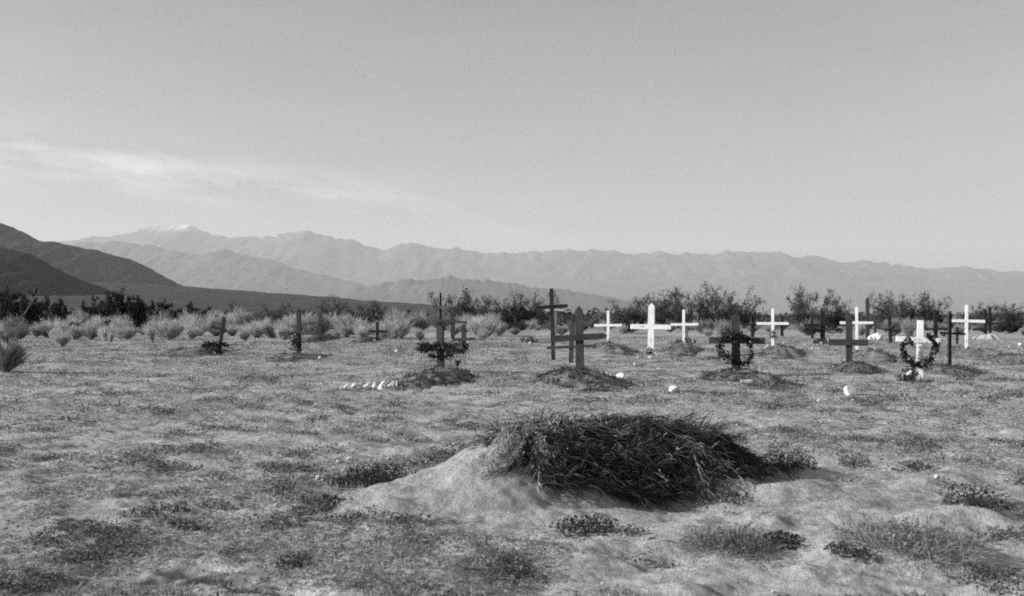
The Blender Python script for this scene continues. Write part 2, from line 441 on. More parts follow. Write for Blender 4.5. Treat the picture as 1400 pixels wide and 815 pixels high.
# haze over the whole valley
def haze():
    bm = bmesh.new(); bmesh.ops.create_cube(bm, size=1)
    me = bpy.data.meshes.new('haze'); 
    for v in bm.verts:
        v.co.x *= 86000; v.co.y *= 86000; v.co.z = 2700 if v.co.z > 0 else -26
    bm.to_mesh(me); bm.free()
    m = bpy.data.materials.new('valley_haze'); m.use_nodes = True; nt = m.node_tree; nt.nodes.clear()
    o = nt.nodes.new('ShaderNodeOutputMaterial'); v = nt.nodes.new('ShaderNodeVolumePrincipled')
    v.inputs['Color'].default_value = (.93, .93, .93, 1); v.inputs['Density'].default_value = HAZE
    v.inputs['Anisotropy'].default_value = 0.1
    nt.links.new(v.outputs[0], o.inputs['Volume'])
    tag(link('haze', me, m), 'thin pale haze filling the valley in front of the mountains', 'haze', kind='stuff')
HAZE = 3.6e-5
haze()

#==PART2==
# ------------------------------------------------------------------ boards, crosses
def board_mesh(name, length, w, t, seed, tip='flat', wob=.02, z0=0.0):
    """a sawn board along local z, its face towards -y, with a worn outline; tip shapes the far end"""
    r = random.Random(seed); n = max(4, int(length/.14)); L = []; Rr = []
    for k in range(n+1):
        z = z0+length*k/n
        a = w/2*(1+r.uniform(-wob, wob)*2); b = w/2*(1+r.uniform(-wob, wob)*2)
        L.append((-a, z)); Rr.append((b, z))
    zt = z0+length
    if tip == 'point': L[-1] = (-w*.42, zt-w*.45); Rr[-1] = (w*.45, zt-w*.5); top = [(w*.03, zt)]
    elif tip == 'round':
        L[-1] = (-w*.47, zt-w*.35); Rr[-1] = (w*.47, zt-w*.35); top = [(w*.3, zt-w*.08), (0, zt), (-w*.3, zt-w*.08)]
    elif tip == 'knob':
        L[-1] = (-w*.5, zt-w*1.3); Rr[-1] = (w*.5, zt-w*1.3)
        top = [(w*.28, zt-w*1.15), (w*.30, zt-w*.95), (w*.46, zt-w*.6), (w*.3, zt-w*.12), (0, zt), (-w*.3, zt-w*.12), (-w*.46, zt-w*.6), (-w*.30, zt-w*.95), (-w*.28, zt-w*1.15)]
    elif tip == 'slant': L[-1] = (-w*.5, zt); Rr[-1] = (w*.5, zt-w*.55); top = []
    else: top = []
    out = Rr+top+L[::-1]
    bm = bmesh.new()
    vs_ = [bm.verts.new((x, -t/2, z)) for x, z in out]
    f = bm.faces.new(vs_)
    e = bmesh.ops.extrude_face_region(bm, geom=[f])
    for v in e['geom']:
        if isinstance(v, bmesh.types.BMVert): v.co.y += t
    bmesh.ops.recalc_face_normals(bm, faces=bm.faces)
    bm.normal_update()
    sharp = [ed for ed in bm.edges if len(ed.link_faces) == 2 and ed.calc_face_angle(0) > .6]
    bmesh.ops.bevel(bm, geom=sharp, offset=min(.006, t*.15), segments=1, affect='EDGES')
    for v in bm.verts: v.co.y += (r.random()-.5)*.004
    bmesh.ops.triangulate(bm, faces=[q for q in bm.faces if len(q.verts) > 4])
    me = bpy.data.meshes.new(name); bm.to_mesh(me); bm.free(); return me
SEED = [100]; FEET = []
def cross(label, x, top, by, pw, bar=None, tip='flat', m=None, mb_=None, yaw=-14, lean=0, pitch=0, group='wooden grave crosses', bar_tip='flat', front=True, thick=.55, cap=None, name='grave_cross'):
    """x, top, by: photo column of the foot, row of the top, row of the foot; pw: post width; bar = (left column, right column, row, width, tilt)"""
    SEED[0] += 1; sd = SEED[0]; FEET.append((x, by, top, pw if not bar else (bar[1]-bar[0])/2))
    X, d = at(x, by); k = d/FPX
    h = zat(top, d)-GH(X, d); w = pw*k; t = max(.03, w*thick)
    e = empty(name, (X, d, GH(X, d)), R(yaw), label, 'cross' if bar else 'post', group)
    e.rotation_euler = (R(pitch), R(lean), R(yaw))
    post = link('post', board_mesh('post', h+.25, w, t, sd, tip, z0=-.25), m, e)
    if bar:
        x0, x1, row, bw, tilt = bar
        L = (x1-x0)*k/math.cos(R(yaw)); b = link('crossbar', board_mesh('crossbar', L, bw*k, t*.7, sd+50, bar_tip), mb_ or m, e)
        z = zat(row, d)-GH(X, d); cx = ((x0+x1)/2-x-math.tan(R(lean))*z/k)*k
        b.rotation_euler = (0, R(90+tilt), 0)
        b.location = (cx-L/2*math.cos(R(tilt)), -(t*.5+t*.35-.004) if front else -(t*.18), z+L/2*math.sin(R(tilt)))
    if cap:
        c = link('cap', board_mesh('cap', .05, w*1.06, t*1.3, sd+9), M_dark, e, (0, 0, h-.046))
    return e, X, d, k

# --- white painted crosses
W = 'white painted crosses'
white = [
 ('largest white painted cross, broad post with a pointed top, flowers at its foot', 890, 414, 482, 8.7, (863, 916.5, 447, 6.6, 0), 'point', 2),
 ('slim white cross standing left of the largest white cross, dark flowers near its foot', 831.6, 425, 473, 3.6, (813, 850, 444.8, 3.4, -.6), 'flat', 0),
 ('slim white cross standing just right of the largest white cross', 934.8, 423.5, 466, 3.6, (918, 954, 443.6, 3.2, -.8), 'flat', 0),
 ('slim white cross with a small dark wreath tied low on its post', 1056.5, 422, 473.5, 4, (1036, 1077, 442.4, 3.6, 0), 'flat', 0),
 ('slim white cross partly hidden behind a dark wide-armed cross', 1171.3, 420, 478.5, 3.8, (1150, 1192, 441.4, 3.6, 0), 'flat', 0),
 ('tall white cross with no wreath, rightmost of the white crosses', 1321, 417, 483, 4.2, (1301, 1344, 439, 4, .8), 'flat', 1),
]
for lb, x, tp, by, pw, bar, tip, ln in white:
    cross(lb, x, tp, by, pw, bar, tip, M_white, yaw=-16, lean=ln*.5, group=W, front=False)
cross('white cross with a dark capped top and a big leafy ring wreath round its post', 1257, 434, 519, 8.6, (1227.5, 1288.6, 465, 8, 2.2), 'flat', M_white, yaw=-16, lean=.9, group=W, front=False, cap=True)

# --- dark wooden crosses
D = 'dark wooden crosses'
dark = [
 # label, x, top, by, pw, bar, tip, mat, yaw, lean, bar tip
 ('tallest dark cross, thin rounded post and short rounded bar near its top', 756.5, 394, 493, 5.6, (731, 776.5, 419.5, 5, -2.2), 'round', M_dark, 4, -1.6, 'round'),
 ('weathered cross of wide rough planks, thick bar with a pointed end, behind a dark mound', 793, 418.5, 507, 11, (757, 830, 461, 8.6, -2.4), 'point', M_dark, -10, -1.2, 'point'),
 ('leaning dark cross with a low tilted bar half hidden behind the wide plank cross', 780.5, 438, 496, 6, (748, 815, 474, 4, -5), 'point', M_dark, -12, 2, 'round'),
 ('dark plank cross with an open ring of greenery hung over its bar', 1006.5, 432, 510, 11.4, (970, 1044, 465.5, 8.6, 1), 'flat', M_dark, -10, -.6, 'flat'),
 ('dark wide-armed cross in front of a slim white cross', 1160.5, 430, 497, 8.6, (1134, 1184.5, 468.3, 8.4, .5), 'flat', M_dark, -12, .2, 'flat'),
 ('nearly black narrow cross right of the white wreathed cross, thin bar at mid height', 1297.6, 427, 501, 5, (1281, 1322, 456, 3, 1.5), 'round', M_black, 22, .8, 'flat'),
 ('short stout cross with a round-topped post, its bar buried in a leafy garland', 602.7, 445, 509, 9.6, (576, 634, 475, 6, 0), 'round', M_dark, -22, -.8, 'flat'),
 ('dark cross with a long slightly drooping bar behind the leafy garland', 619, 419, 463, 4.8, (600, 640, 439.8, 3.4, 3), 'flat', M_dark, -12, 0, 'round'),
 ('short flat-topped dark cross at the right end of the leafy garland', 634, 443.5, 477, 6, (619, 650, 464, 4, -3), 'flat', M_dark, -12, 0, 'flat'),
 ('small low black cross with a thin bar standing alone before the pale brush', 516, 440, 466.5, 4, (504, 530, 453.2, 3.4, .5), 'flat', M_black, -8, 0, 'flat'),
 ('tall dark cross with a long low bar and a limp wreath on its post', 409, 425, 486, 6, (381.5, 436, 455.6, 4.6, 0), 'slant', M_dark, -14, -.6, 'flat'),
 ('dark post with a pale thin bar set high behind the low-barred cross', 437.5, 428, 466.5, 4.6, (423, 450, 441.8, 3, 0), 'flat', M_dark, -14, 0, 'flat'),
 ('crooked leaning cross with dead garland slumped round its foot', 299, 432, 486, 4.4, (289, 312, 449.5, 4, 3), 'slant', M_black, -14, 9.5, 'flat'),
 ('dark cross with hanging leaves just left of a slim white cross', 1029, 431.5, 461, 4.6, (1015, 1041, 444, 3.4, -2), 'round', M_black, -8, .5, 'round'),
 ('low dark cross showing past the right arm of a slim white cross', 1069, 432, 460, 4, (1060, 1079, 444.5, 2.6, 0), 'flat', M_black, -8, 0, 'flat'),
 ('big dark cross with a wide bar draped in garland, pale stone at its foot', 1124.5, 424, 467, 6.2, (1099, 1141, 444.3, 3.4, -1), 'flat', M_black, -6, .2, 'flat'),
 ('short dark cross close left of the garland-draped wide cross', 1110.5, 434.5, 463, 3.4, (1101, 1119, 446, 2.4, 0), 'flat', M_black, -6, 0, 'flat'),
 ('dark tall post with a carved knob top behind a slim white cross', 1186, 407, 464, 5, None, 'knob', M_dark, -6, 0, 'flat'),
 ('crooked black cross with a sagging wreath, left of the white wreathed cross', 1217.5, 430, 469.5, 4.4, (1209, 1224, 451, 3, 8), 'knob', M_black, -8, -2.4, 'round'),
 ('dark cross seen behind the right side of the white wreathed cross', 1279, 424, 464, 5, (1264, 1294, 450, 3, -1), 'flat', M_black, -6, 0, 'flat'),
 ('left post of the dark pair near the right edge, bar close to the ground', 1347, 423, 458.5, 4.4, (1330, 1362, 450.5, 3, 0), 'round', M_black, -6, 0, 'flat'),
 ('right post of the dark pair near the right edge, bar reaching right', 1353.6, 420, 464, 3.6, (1345, 1377, 442.5, 2.8, -2), 'flat', M_black, -6, -.4, 'flat'),
]
for lb, x, tp, by, pw, bar, tip, m, yaw, ln, bt in dark:
    cross(lb, x, tp, by, pw, bar, tip, m, yaw=yaw, lean=ln, group=D, bar_tip=bt, front='leafy garland' not in lb or x > 603)
cross('grey post with a pale bar close behind the tallest dark cross', 759.5, 406.5, 462, 4.2, (745.5, 771.5, 424, 3, -.5), 'flat', M_grey, M_pale, yaw=-12, group=D)
cross('thin bare pole rising behind the round-topped cross', 602, 400, 458, 2.6, None, 'round', M_black, group=None, name='pole', yaw=10, lean=.3)
cross('short dark stake just left of the dark post pair near the right edge', 1308, 447, 470, 3.6, None, 'flat', M_dark, group=None, name='stake', yaw=10)
cross('low grey stake close behind the slim white cross right of the largest', 938.8, 440, 463.5, 3, None, 'flat', M_grey, group=None, name='stake', yaw=-10)
cross('low dark stake right of the knob-topped dark post', 1196.5, 435, 458, 3.2, None, 'flat', M_dark, group=None, name='stake', yaw=-10)

# pale stake with a small crosspiece, and the cup-headed stake
e, X, d, k = cross('pale thin stake with a tiny crosspiece, right of the dark cross with the ring wreath', 1038.5, 492, 520, 2.8, (1036, 1043.5, 494.5, 2.4, 2), 'slant', M_pale, None, yaw=-14, lean=1.5, group=None, name='grave_stake')
X, d = at(624, 517); k = d/FPX
e = empty('cup_stake', (X, d, GH(X, d)), 0, 'dark cup-headed metal stake pushed into the mound right of the round-topped cross', 'stake')
e.rotation_euler = (0, R(4), 0); e.scale = (.7, .7, .66)
mb = MB(); mb.tube([(0, 0, -.1), (0, 0, .15), (0, 0, .3)], [.016, .018, .026], 8); link('shaft', mb.mesh('shaft'), M_dark, e)
mb = MB(); mb.tube([(0, 0, .29), (0, 0, .34), (0, 0, .40), (0, 0, .425), (0, 0, .425), (0, 0, .36)], [.026, .05, .085, .095, .08, .03], 10); link('cup', mb.mesh('cup', False), M_dark, e)

# ------------------------------------------------------------------ grave mounds
def mound(label, px, by, wpx, h, depth, yaw=0, m=None, weeds=200, seed=0):
    X, d = at(px, by); k = d/FPX; a = wpx*k/2; b = depth/2
    nr, na = 22, 72
    rr = np.linspace(0, 1, nr); th = np.arange(na)/na*2*np.pi
    Rm, Th = np.meshgrid(rr, th, indexing='ij')
    lob = 1+.42*(fbm(np.cos(Th)*1.6+seed, np.sin(Th)*1.6, 3, seed)-.5)*2
    x = Rm*np.cos(Th)*a*lob; y = Rm*np.sin(Th)*b*lob
    z = h*(1-sstep(0.12, 1, Rm))*(1+.9*(fbm(x*2.6+seed, y*1.8, 4, seed+3)-.5))+(fbm(x*9, y*9, 3, seed+6)-.5)*.05*(1-Rm**4)
    c, s_ = math.cos(R(yaw)), math.sin(R(yaw))
    g = gh(X+x*c-y*s_, d+x*s_+y*c)
    g0 = GH(X, d)
    z = z+(g-g0)-.05*Rm**3+.004
    V = np.stack([x, y, z], -1).reshape(-1, 3)
    i = np.arange(nr-1)[:, None]*na; j = np.arange(na)[None]; kk = (j+1) % na
    Q = np.stack([i+j, i+na+j, i+na+kk, i+kk], -1).reshape(-1, 4)
    mb = MB(); mb.add(V, Q)
    o = link('grave_mound', mb.mesh('grave_mound', True), m or M_earth, None, (X, d, g0), (0, 0, R(yaw)))
    tag(o, label, 'grave mound', 'earth mounds over the graves')
    if weeds:
        wb = MB(); n = weeds
        rr_ = np.sqrt(rng.random(n))*.92; tt = rng.random(n)*2*np.pi
        ii = np.clip((rr_*(nr-1)).astype(int), 0, nr-1); jj = (tt/(2*np.pi)*na).astype(int) % na
        root = V[ii*na+jj]
        rep = np.repeat(root, 7, 0)+rng.normal(size=(n*7, 3))*[.05, .05, .008]
        dr = rng.normal(size=(n*7, 3))*[1, 1, .3]+[0, 0, .55]
        wb.blades(rep, dr, rng.uniform(.05, .16, n*7), .012, .4)
        wb.leaves(rep[::2]+[0, 0, .03], rng.uniform(.03, .06, len(rep[::2])), .6)
        tag(link('weeds', wb.mesh('weeds'), M_weed, o), kind='stuff')
    return o
mounds = [   # label, column, far edge row, near edge row, width, height, turn, weeds
 ('dark low mound in front of the wide plank cross, largest of the far mounds', 793, 507, 537, 136, .20, 4, 260),
 ('flat weedy mound in front of the round-topped cross with the garland', 598, 508, 532, 108, .17, -4, 220),
 ('low dark mound below the dark cross with the ring wreath', 1018, 510, 534, 100, .19, 4, 200),
 ('low mound behind the pale thin stake, left of the wide-armed cross', 1068, 477, 492, 64, .30, -14, 70),
 ('shaded mound right of the dark wide-armed cross', 1194, 481, 497, 60, .28, -14, 50),
 ('weed-covered mound in front of the dark wide-armed cross', 1172, 499, 515, 74, .15, -10, 110),
 ('round flower-strewn mound at the foot of the slim white cross left of the largest', 836, 471, 487, 50, .22, 0, 150),
 ('low mound between the largest white cross and the slim one to its right', 934, 472, 488, 62, .18, -10, 90),
 ('shaded mound behind the tall low-barred cross on the left', 434, 461, 471, 42, .30, 0, 50),
 ('long low mound around the foot of the tall low-barred cross on the left', 408, 484, 495, 78, .12, 0, 60),
 ('broad low mound left of the crooked leaning cross', 262, 478, 493, 96, .20, 4, 90),
 ('small dark mound left of the small low black cross', 501, 463, 471, 30, .2, 0, 90),
 ('weedy mound below the nearly black narrow cross', 1296, 502, 518, 90, .14, -10, 120),
 ('pale mound at the foot of the tall rightmost white cross', 1336, 481, 497, 84, .24, -12, 50),
 ('dark mound close to the right edge beside the narrow cross', 1388, 488, 506, 74, .2, -12, 90),
]
for lb, px, b0, b1, wpx, h, yaw, wd in mounds:
    d0, d1 = FPX*EYE/(b0-HOR), FPX*EYE/(b1-HOR)
    mound(lb, px, HOR+FPX*EYE/((d0+d1)/2), wpx*1.1, h*.75, (d0-d1)*1.05, yaw, None, int(wd*1.0), seed=int(px))
mound('pale sandy heap behind the pair of dark posts near the right edge', 1348, 464, 40, .30, 2, 0, M_sand, 0, 5)

# ------------------------------------------------------------------ wreaths, garlands, flowers
def wreath(label, px, row, rx, ry, d, seed, n=420, dense=1.0, yaw=-10, gap=None, thick=.055):
    k = d/FPX; a, b = rx*k, ry*k; X = (px-700)*k
    e = empty('wreath', (X, d, zat(row, d)), R(yaw), label, 'wreath')
    t = np.linspace(0, 2*np.pi, 49)
    if gap: t = np.linspace(gap[0], gap[1], 40)
    rad = lambda q: 1+.10*np.sin(2*q+seed)+.08*np.sin(3*q+1.7*seed)+.05*np.sin(7*q+seed)
    hoop = np.stack([a*np.cos(t)*rad(t), .02*np.sin(3*t), b*np.sin(t)*rad(t)], 1)
    mb = MB(); mb.tube(hoop, .016, 6, False); mb.tube(hoop+np.stack([.012*np.cos(9*t), .02*np.sin(9*t), .012*np.cos(7*t)], 1), .010, 5, False)
    link('hoop', mb.mesh('hoop', True), M_bark, e)
    tt = rng.uniform(t[0], t[-1], n)
    w = thick*(.45+1.6*vnoise(tt*1.9+seed, tt*0, seed)**1.4)
    c = np.stack([a*np.cos(tt)*rad(tt), 0*tt-.01, b*np.sin(tt)*rad(tt)], 1)+rng.normal(size=(n, 3))*w[:, None]*[.6, .55, .6]-np.stack([0*tt, 0*tt, np.abs(rng.normal(size=n))*thick*.5], 1)
    lf = MB(); lf.leaves(c, rng.uniform(.035, .085, n)*dense, .65)
    link('leaves', lf.mesh('leaves'), M_wreath, e)
    for g_ in range(7 if n > 400 else 3):
        q = rng.uniform(t[0], t[-1]); fl = MB()
        fl.leaves(np.array([a*math.cos(q), -thick*.9, b*math.sin(q)])+rng.normal(size=(9, 3))*.014, .042, .9)
        link('faded_flower', fl.mesh('faded_flower'), M_grass, e)
    return e
def clump(name, label, cat, px, by, wpx, hpx, n, m, leaf=.06, flowers=0, group=None, blades=0, depth=.3, sit=True, zrow=None, dd=None):
    """a loose leafy bunch: leaf faces around a few stems; flowers adds pale petals as a part"""
    if dd is None: X, d = at(px, by); z = GH(X, d)
    else: d = dd; X = (px-700)/FPX*d; z = zat(by, d)
    k = d/FPX; a = wpx*k/2; h = hpx*k
    e = empty(name, (X, d, z), 0, label, cat, group)
    st = MB(); ns = max(3, n//60)
    tips = rng.normal(size=(ns, 3))*[a*.28, depth*.25, 0]+np.stack([np.zeros(ns), np.zeros(ns), rng.uniform(.5, .95, ns)*h], 1)
    for q in tips:
        st.tube([(q[0]*.15, q[1]*.15, -.02), (q[0]*.6, q[1]*.6, q[2]*.6), tuple(q)], [min(.008, h*.03), min(.006, h*.02), min(.004, h*.012)], 4)
    link('stems', st.mesh('stems'), M_bark, e)
    u = rng.random(n)*2*np.pi; rr = np.sqrt(rng.random(n))
    lump = .55+.75*vnoise(u*1.3, rr*0+px, 3)
    c = np.stack([rr*np.cos(u)*a*lump, rr*np.sin(u)*depth*.6, (rng.random(n)**1.2)*h*np.sqrt(np.clip(1.05-(rr*lump)**2, .05, 1))], 1)
    lf = MB(); lf.leaves(c, rng.uniform(.6, 1.2, n)*leaf, .6)
    if blades:
        b0 = np.stack([rng.normal(size=blades)*a*.35, rng.normal(size=blades)*depth*.3, np.zeros(blades)], 1)
        dr = np.stack([b0[:, 0]/a*1.3, b0[:, 1]/depth, np.ones(blades)*.7], 1)+rng.normal(size=(blades, 3))*.5
        dr[:, 2] = np.abs(dr[:, 2])
        lf.blades(b0, dr, rng.uniform(.5, 1.15, blades)*h, max(.0035, k*.5), .35)
    link('leaves', lf.mesh('leaves'), m, e)
    if flowers:
        for q in range(flowers):
            fl = MB(); i = rng.integers(0, n); p = c[i]*[1, 0, 1]+[0, -depth*.55, .03]
            fl.leaves(p+rng.normal(size=(12, 3))*.018, .06, .9)
            link('flower', fl.mesh('flower'), M_flower, e)
    return e

_, d0 = at(1006.5, 510); wreath('open ring of dark greenery hung over the bar of a dark plank cross', 1007, 475, 21, 20, d0-.16, 3, 900, .9, thick=.065)
_, d0 = at(1257, 519); wreath('big ring wreath of dark leaves round the post of a capped white cross', 1256.5, 477, 19.5, 20.5, d0-.16, 7, 1000, .95, gap=(R(-232), R(62)), thick=.06)
_, d0 = at(1056.5, 473.5); wreath('small dark wreath tied low on a slim white cross', 1057, 457.5, 3.4, 3.4, d0-.1, 9, 130, .9, thick=.07)
_, d0 = at(409, 486); wreath('limp dead wreath sagging on the post of the low-barred cross', 405, 466, 4, 8, d0-.12, 12, 260, 1.0, thick=.08)
_, d0 = at(1217.5, 469.5); wreath('sagging black wreath on the crooked cross left of the white wreathed cross', 1219, 452, 3.6, 6, d0-.12, 14, 170, 1.1, thick=.07)
_, d0 = at(1029, 461); wreath('ragged leaf wreath on the dark cross left of a slim white cross', 1029, 437, 3, 5, d0-.12, 16, 160, 1.1, thick=.07)

M_gar = foliage_mat('garland_leaf', .05, .16, .2)
def garland(label, x0, x1, row, d, hpx, n, sag=3, seed=0, m=None):
    k = d/FPX; X0 = (x0-700)*k; X1 = (x1-700)*k
    e = empty('garland', ((X0+X1)/2, d, zat(row, d)), 0, label, 'garland')
    L = X1-X0; t = np.linspace(-.5, .5, 25)
    path = np.stack([t*L, 0*t, -sag*k*(1-4*t*t)], 1)
    mb = MB(); mb.tube(path, .014, 5); link('cord', mb.mesh('cord'), M_bark, e)
    tt = rng.uniform(-.5, .5, n); w = hpx*k*.5*(.35+1.1*vnoise(tt*7+seed, tt*0, seed))
    c = np.stack([tt*L, 0*tt, -sag*k*(1-4*tt*tt)], 1)+rng.uniform(-1, 1, (n, 3))*np.stack([w*.6, w*.7, w], 1)
    lf = MB(); lf.leaves(c, rng.uniform(.04, .09, n), .6); lf.blades(c[::2], rng.normal(size=(len(c[::2]), 3))+[0, 0, -.3], rng.uniform(.08, .24, len(c[::2])), .010, .4)
    link('leaves', lf.mesh('leaves'), m or M_wreath, e); return e
_, d0 = at(602.7, 509)
garland('thick leafy garland lying along the bar of the round-topped cross, left half', 571, 599, 474, d0-.10, 12, 330, 1, 2, M_gar)
garland('thick leafy garland hanging from the round-topped cross to the short flat-topped one', 606, 638, 473, d0-.08, 13, 470, 3, 4, M_gar)
garland('thin twig swag tied low round the post of the round-topped cross', 584, 620, 484, d0-.16, 5, 120, 4, 6)
_, d0 = at(1124.5, 467)
garland('long dark garland slung under the bar of a big dark cross', 1099, 1151, 450, d0-.15, 8, 620, 2, 8)
_, d0 = at(299, 486)
garland('dead garland slumped across the foot of the crooked leaning cross', 276, 312, 473, d0-.12, 6, 330, -3, 10)
clump('flower_bunch', 'dark dead bunch heaped against the foot of the crooked leaning cross', 'flowers', 293, 485, 20, 16, 240, M_wreath, .08, 1, depth=.3)

clump('flower_bunch', 'dark bunch of flowers at the foot of the largest white cross', 'flowers', 889, 484, 15, 9, 170, M_wreath, .06, 3, depth=.25)
clump('flower_bunch', 'small dark flowers on the post of the slim white cross left of the largest', 'flowers', 832.5, 474.5, 8, 12, 110, M_wreath, .06, 1, depth=.2)
clump('flower_bunch', 'dark flowers with one pale bloom lying left of the tallest dark cross', 'flowers', 724, 469, 28, 9, 220, M_wreath, .09, 1, depth=.5)
clump('flower_bunch', 'ragged flowers and weeds at the foot of the capped white cross', 'flowers', 1243, 521, 30, 20, 260, M_weed, .06, 2, blades=40, depth=.4)
clump('flower_bunch', 'dark flowers scattered below the garland-draped wide cross', 'flowers', 1124, 470, 36, 9, 220, M_wreath, .09, 3, depth=.5)
clump('flower_bunch', 'low dark flowers at the foot of the slim white cross right of the largest', 'flowers', 938, 469, 38, 7, 220, M_weed, .09, 2, depth=.6)

# ------------------------------------------------------------------ stones
def rock_mesh(seed, sub=3):
    bm = bmesh.new(); bmesh.ops.create_icosphere(bm, subdivisions=sub, radius=.5)
    r = random.Random(seed); planes = [(Vector((r.gauss(0, 1), r.gauss(0, 1), r.gauss(0, 1))).normalized(), r.uniform(.18, .40)) for _ in range(15)]
    for v in bm.verts:
        for nrm, dd in planes:
            q = v.co.dot(nrm)
            if q > dd: v.co -= nrm*(q-dd)*.95
        v.co *= 1+.05*(r.random()-.5)
    for q in range(3):
        lo_ = min(v.co[q] for v in bm.verts); hi_ = max(v.co[q] for v in bm.verts)
        for v in bm.verts: v.co[q] = (v.co[q]-lo_)/(hi_-lo_)-.5
    me = bpy.data.meshes.new('stone'); bm.to_mesh(me); bm.free(); return me
ROCKS = [rock_mesh(s) for s in range(8)]
RM = {}
# the fullest of the shapes serves the lone boulders
ROUND = int(np.argmax([np.mean([abs(v.co.x)+abs(v.co.z) for v in me.vertices if v.co.z > 0]) for me in ROCKS]))
def stone(label, px, by, wpx, hpx, group=None, m=None, i=None, name='stone', lean=None):
    X, d = at(px, by); k = d/FPX
    j_ = rng.integers(0, 8); i = (ROUND if 'boulder' in label or 'lying on bare' in label else j_)
    m = m or M_stone
    if (i, m.name) not in RM:
        me = ROCKS[i].copy(); me.materials.append(m); RM[(i, m.name)] = me
    o = bpy.data.objects.new(name, RM[(i, m.name)]); C.objects.link(o)
    o.location = (X, d, GH(X, d)+hpx*k*.44); o.scale = (wpx*k, min(wpx, hpx*1.3)*k, hpx*k*1.1)
    o.rotation_euler = (rng.uniform(-.2, .2), R(lean) if lean is not None else rng.uniform(-.2, .2), rng.uniform(-.5, .5))
    if 'boulder' in label: o.rotation_euler[0] += math.pi       # broad side down
    tag(o, label, 'stone', group); return o
G = 'white stones edging the grave on the left'
for lb, px, by, w, h, ln in [
  ('small dull stone at the left end of the white stone row', 467, 531, 4, 4, 0),
  ('slanted narrow white stone, first tall one from the left in the stone row', 474, 530, 4, 8, 35),
  ('low white stone tucked beside the slanted one in the stone row', 485, 529, 6, 6, 20),
  ('round pale stone left of the blocky bright stone in the row', 493.5, 527, 7, 8, 10),
  ('blocky bright white stone, the brightest in the row', 502.5, 529, 10, 9, 0),
  ('thin slab set on edge right of the blocky bright stone', 511.5, 530, 3.5, 10, 12),
  ('largest rounded stone in the row, standing near its middle', 523, 530, 10.5, 10, 0),
  ('egg-shaped upright stone right of the largest rounded stone', 535, 530, 7, 9, 0),
  ('thin upright white slab at the right end of the stone row', 543, 530, 3, 10, -6)]:
    stone(lb, px, by+1.5, w*1.3, h*1.15, G, None, lean=ln)
for lb, px, by, w, h, ln in [
  ('squat white boulder lying alone on open ground right of the brush heap', 1161.5, 544, 15, 13, 0),
  ('long tilted white stone beside the mound of the wide plank cross', 848, 520, 14, 10, -28),
  ('small white stone, leftmost beside the mound of the wide plank cross', 828, 517, 7, 8, 0),
  ('small white stone, middle one beside the mound of the wide plank cross', 835, 518, 7, 6, 10),
  ('rounded grey-white stone lying on bare ground below the largest white cross', 922, 536, 15, 9, 0),
  ('white dome-topped stone at the foot of the garland-draped cross', 1132.5, 467, 9, 8.5, 0),
  ('upright white stone against the foot of the low-barred cross', 414, 486, 4.5, 6.5, 15),
  ('flat white stone right of the low-barred cross', 425.5, 488, 9, 3, 0),
  ('round white stone on the right edge of the low-barred cross mound', 438.5, 492, 7, 6, 0),
  ('white lump at the foot of the crooked leaning cross', 293, 484, 6.5, 7, 0),
  ('white stone behind the low-barred cross, on the shaded mound', 429.5, 466, 3.5, 4, 0),
  ('white stone left of the small low black cross', 512.5, 467, 4, 4, 0),
  ('flat white stone left of the foot of the largest white cross', 873, 492, 8, 3.5, 0),
  ('white stone in front of the foot of the largest white cross', 889, 490, 8, 4, 0),
  ('white stone right of the foot of the largest white cross', 899, 487, 6, 3.5, 0),
  ('white block beside the flowers of the capped white cross', 1234.5, 521, 5, 8, 0),
  ('largest of the pale rounded stones heaped right of the knob-topped dark post', 1196, 465, 13, 10, 0),
  ('left pale stone of the heap right of the knob-topped dark post', 1190, 465.5, 8, 7, 0),
  ('right pale stone of the heap right of the knob-topped dark post', 1203, 465.5, 10, 8, 0),
  ('pale stone at the foot of a slim white cross with a small wreath', 1049, 475, 8, 4, 0),
  ('pale stone in the foreground scrub right of the brush heap', 1264, 632, 7, 8, 0),
  ('pale stone half buried beside the right foreground weeds', 1280, 657, 8, 7, 0)]:
    stone(lb, px, by, w, h, None, None, lean=ln)
G = 'scattered small white stones'
peb = [(357, 519, 3), (278, 503, 2), (316, 510, 3), (578, 524, 3.5), (591, 521, 3), (600, 524, 2.5), (607, 527, 3.5), (612, 525, 2.5), (634, 513, 3), (629, 524, 2), (583, 508, 3), (203, 478, 2.5), (122, 495, 3), (126, 487, 3), (66, 514, 3),
 (1083, 478, 4), (1090, 477, 3), (1110, 478, 4), (1119, 477, 3), (1186, 479, 5), (1196, 478, 4), (1204, 479, 3.5), (1138, 502, 3), (1128, 507, 3), (1208, 534, 3.5), (1118, 552, 5), (1211, 580, 4), (1131, 604, 4), (1103, 610, 3), (1007, 583, 3), (1040, 700, 4), (897, 699, 3.5), (1314, 712, 5), (1095, 762, 4), (1055, 810, 5), (823, 797, 4.5), (248, 766, 4), (270, 788, 4), (338, 588, 3.5), (436, 652, 8), (442, 658, 6), (463, 633, 6), (477, 630, 5), (497, 638, 6), (531, 628, 6), (584, 634, 8), (585, 628, 5), (627, 612, 6), (620, 610, 5),
 (1260, 556, 3), (1065, 566, 4), (960, 545, 3), (700, 545, 3), (452, 560, 3), (520, 575, 3), (1395, 473, 6), (1380, 476, 4), (900, 505, 3), (868, 500, 4), (1100, 472, 3), (1072, 470, 3.5), (690, 470, 3), (680, 478, 3), (725, 470, 4), (543, 482, 6), (555, 479, 4), (320, 543, 3)]
for px, by, w in peb:
    big = by > 600
    stone('small white stone lying loose on the sandy ground' if not big else 'white pebble lying in the sandy foreground', px, by, w, w*.75, G if not big else 'white pebbles in the foreground', None, name='pebble')

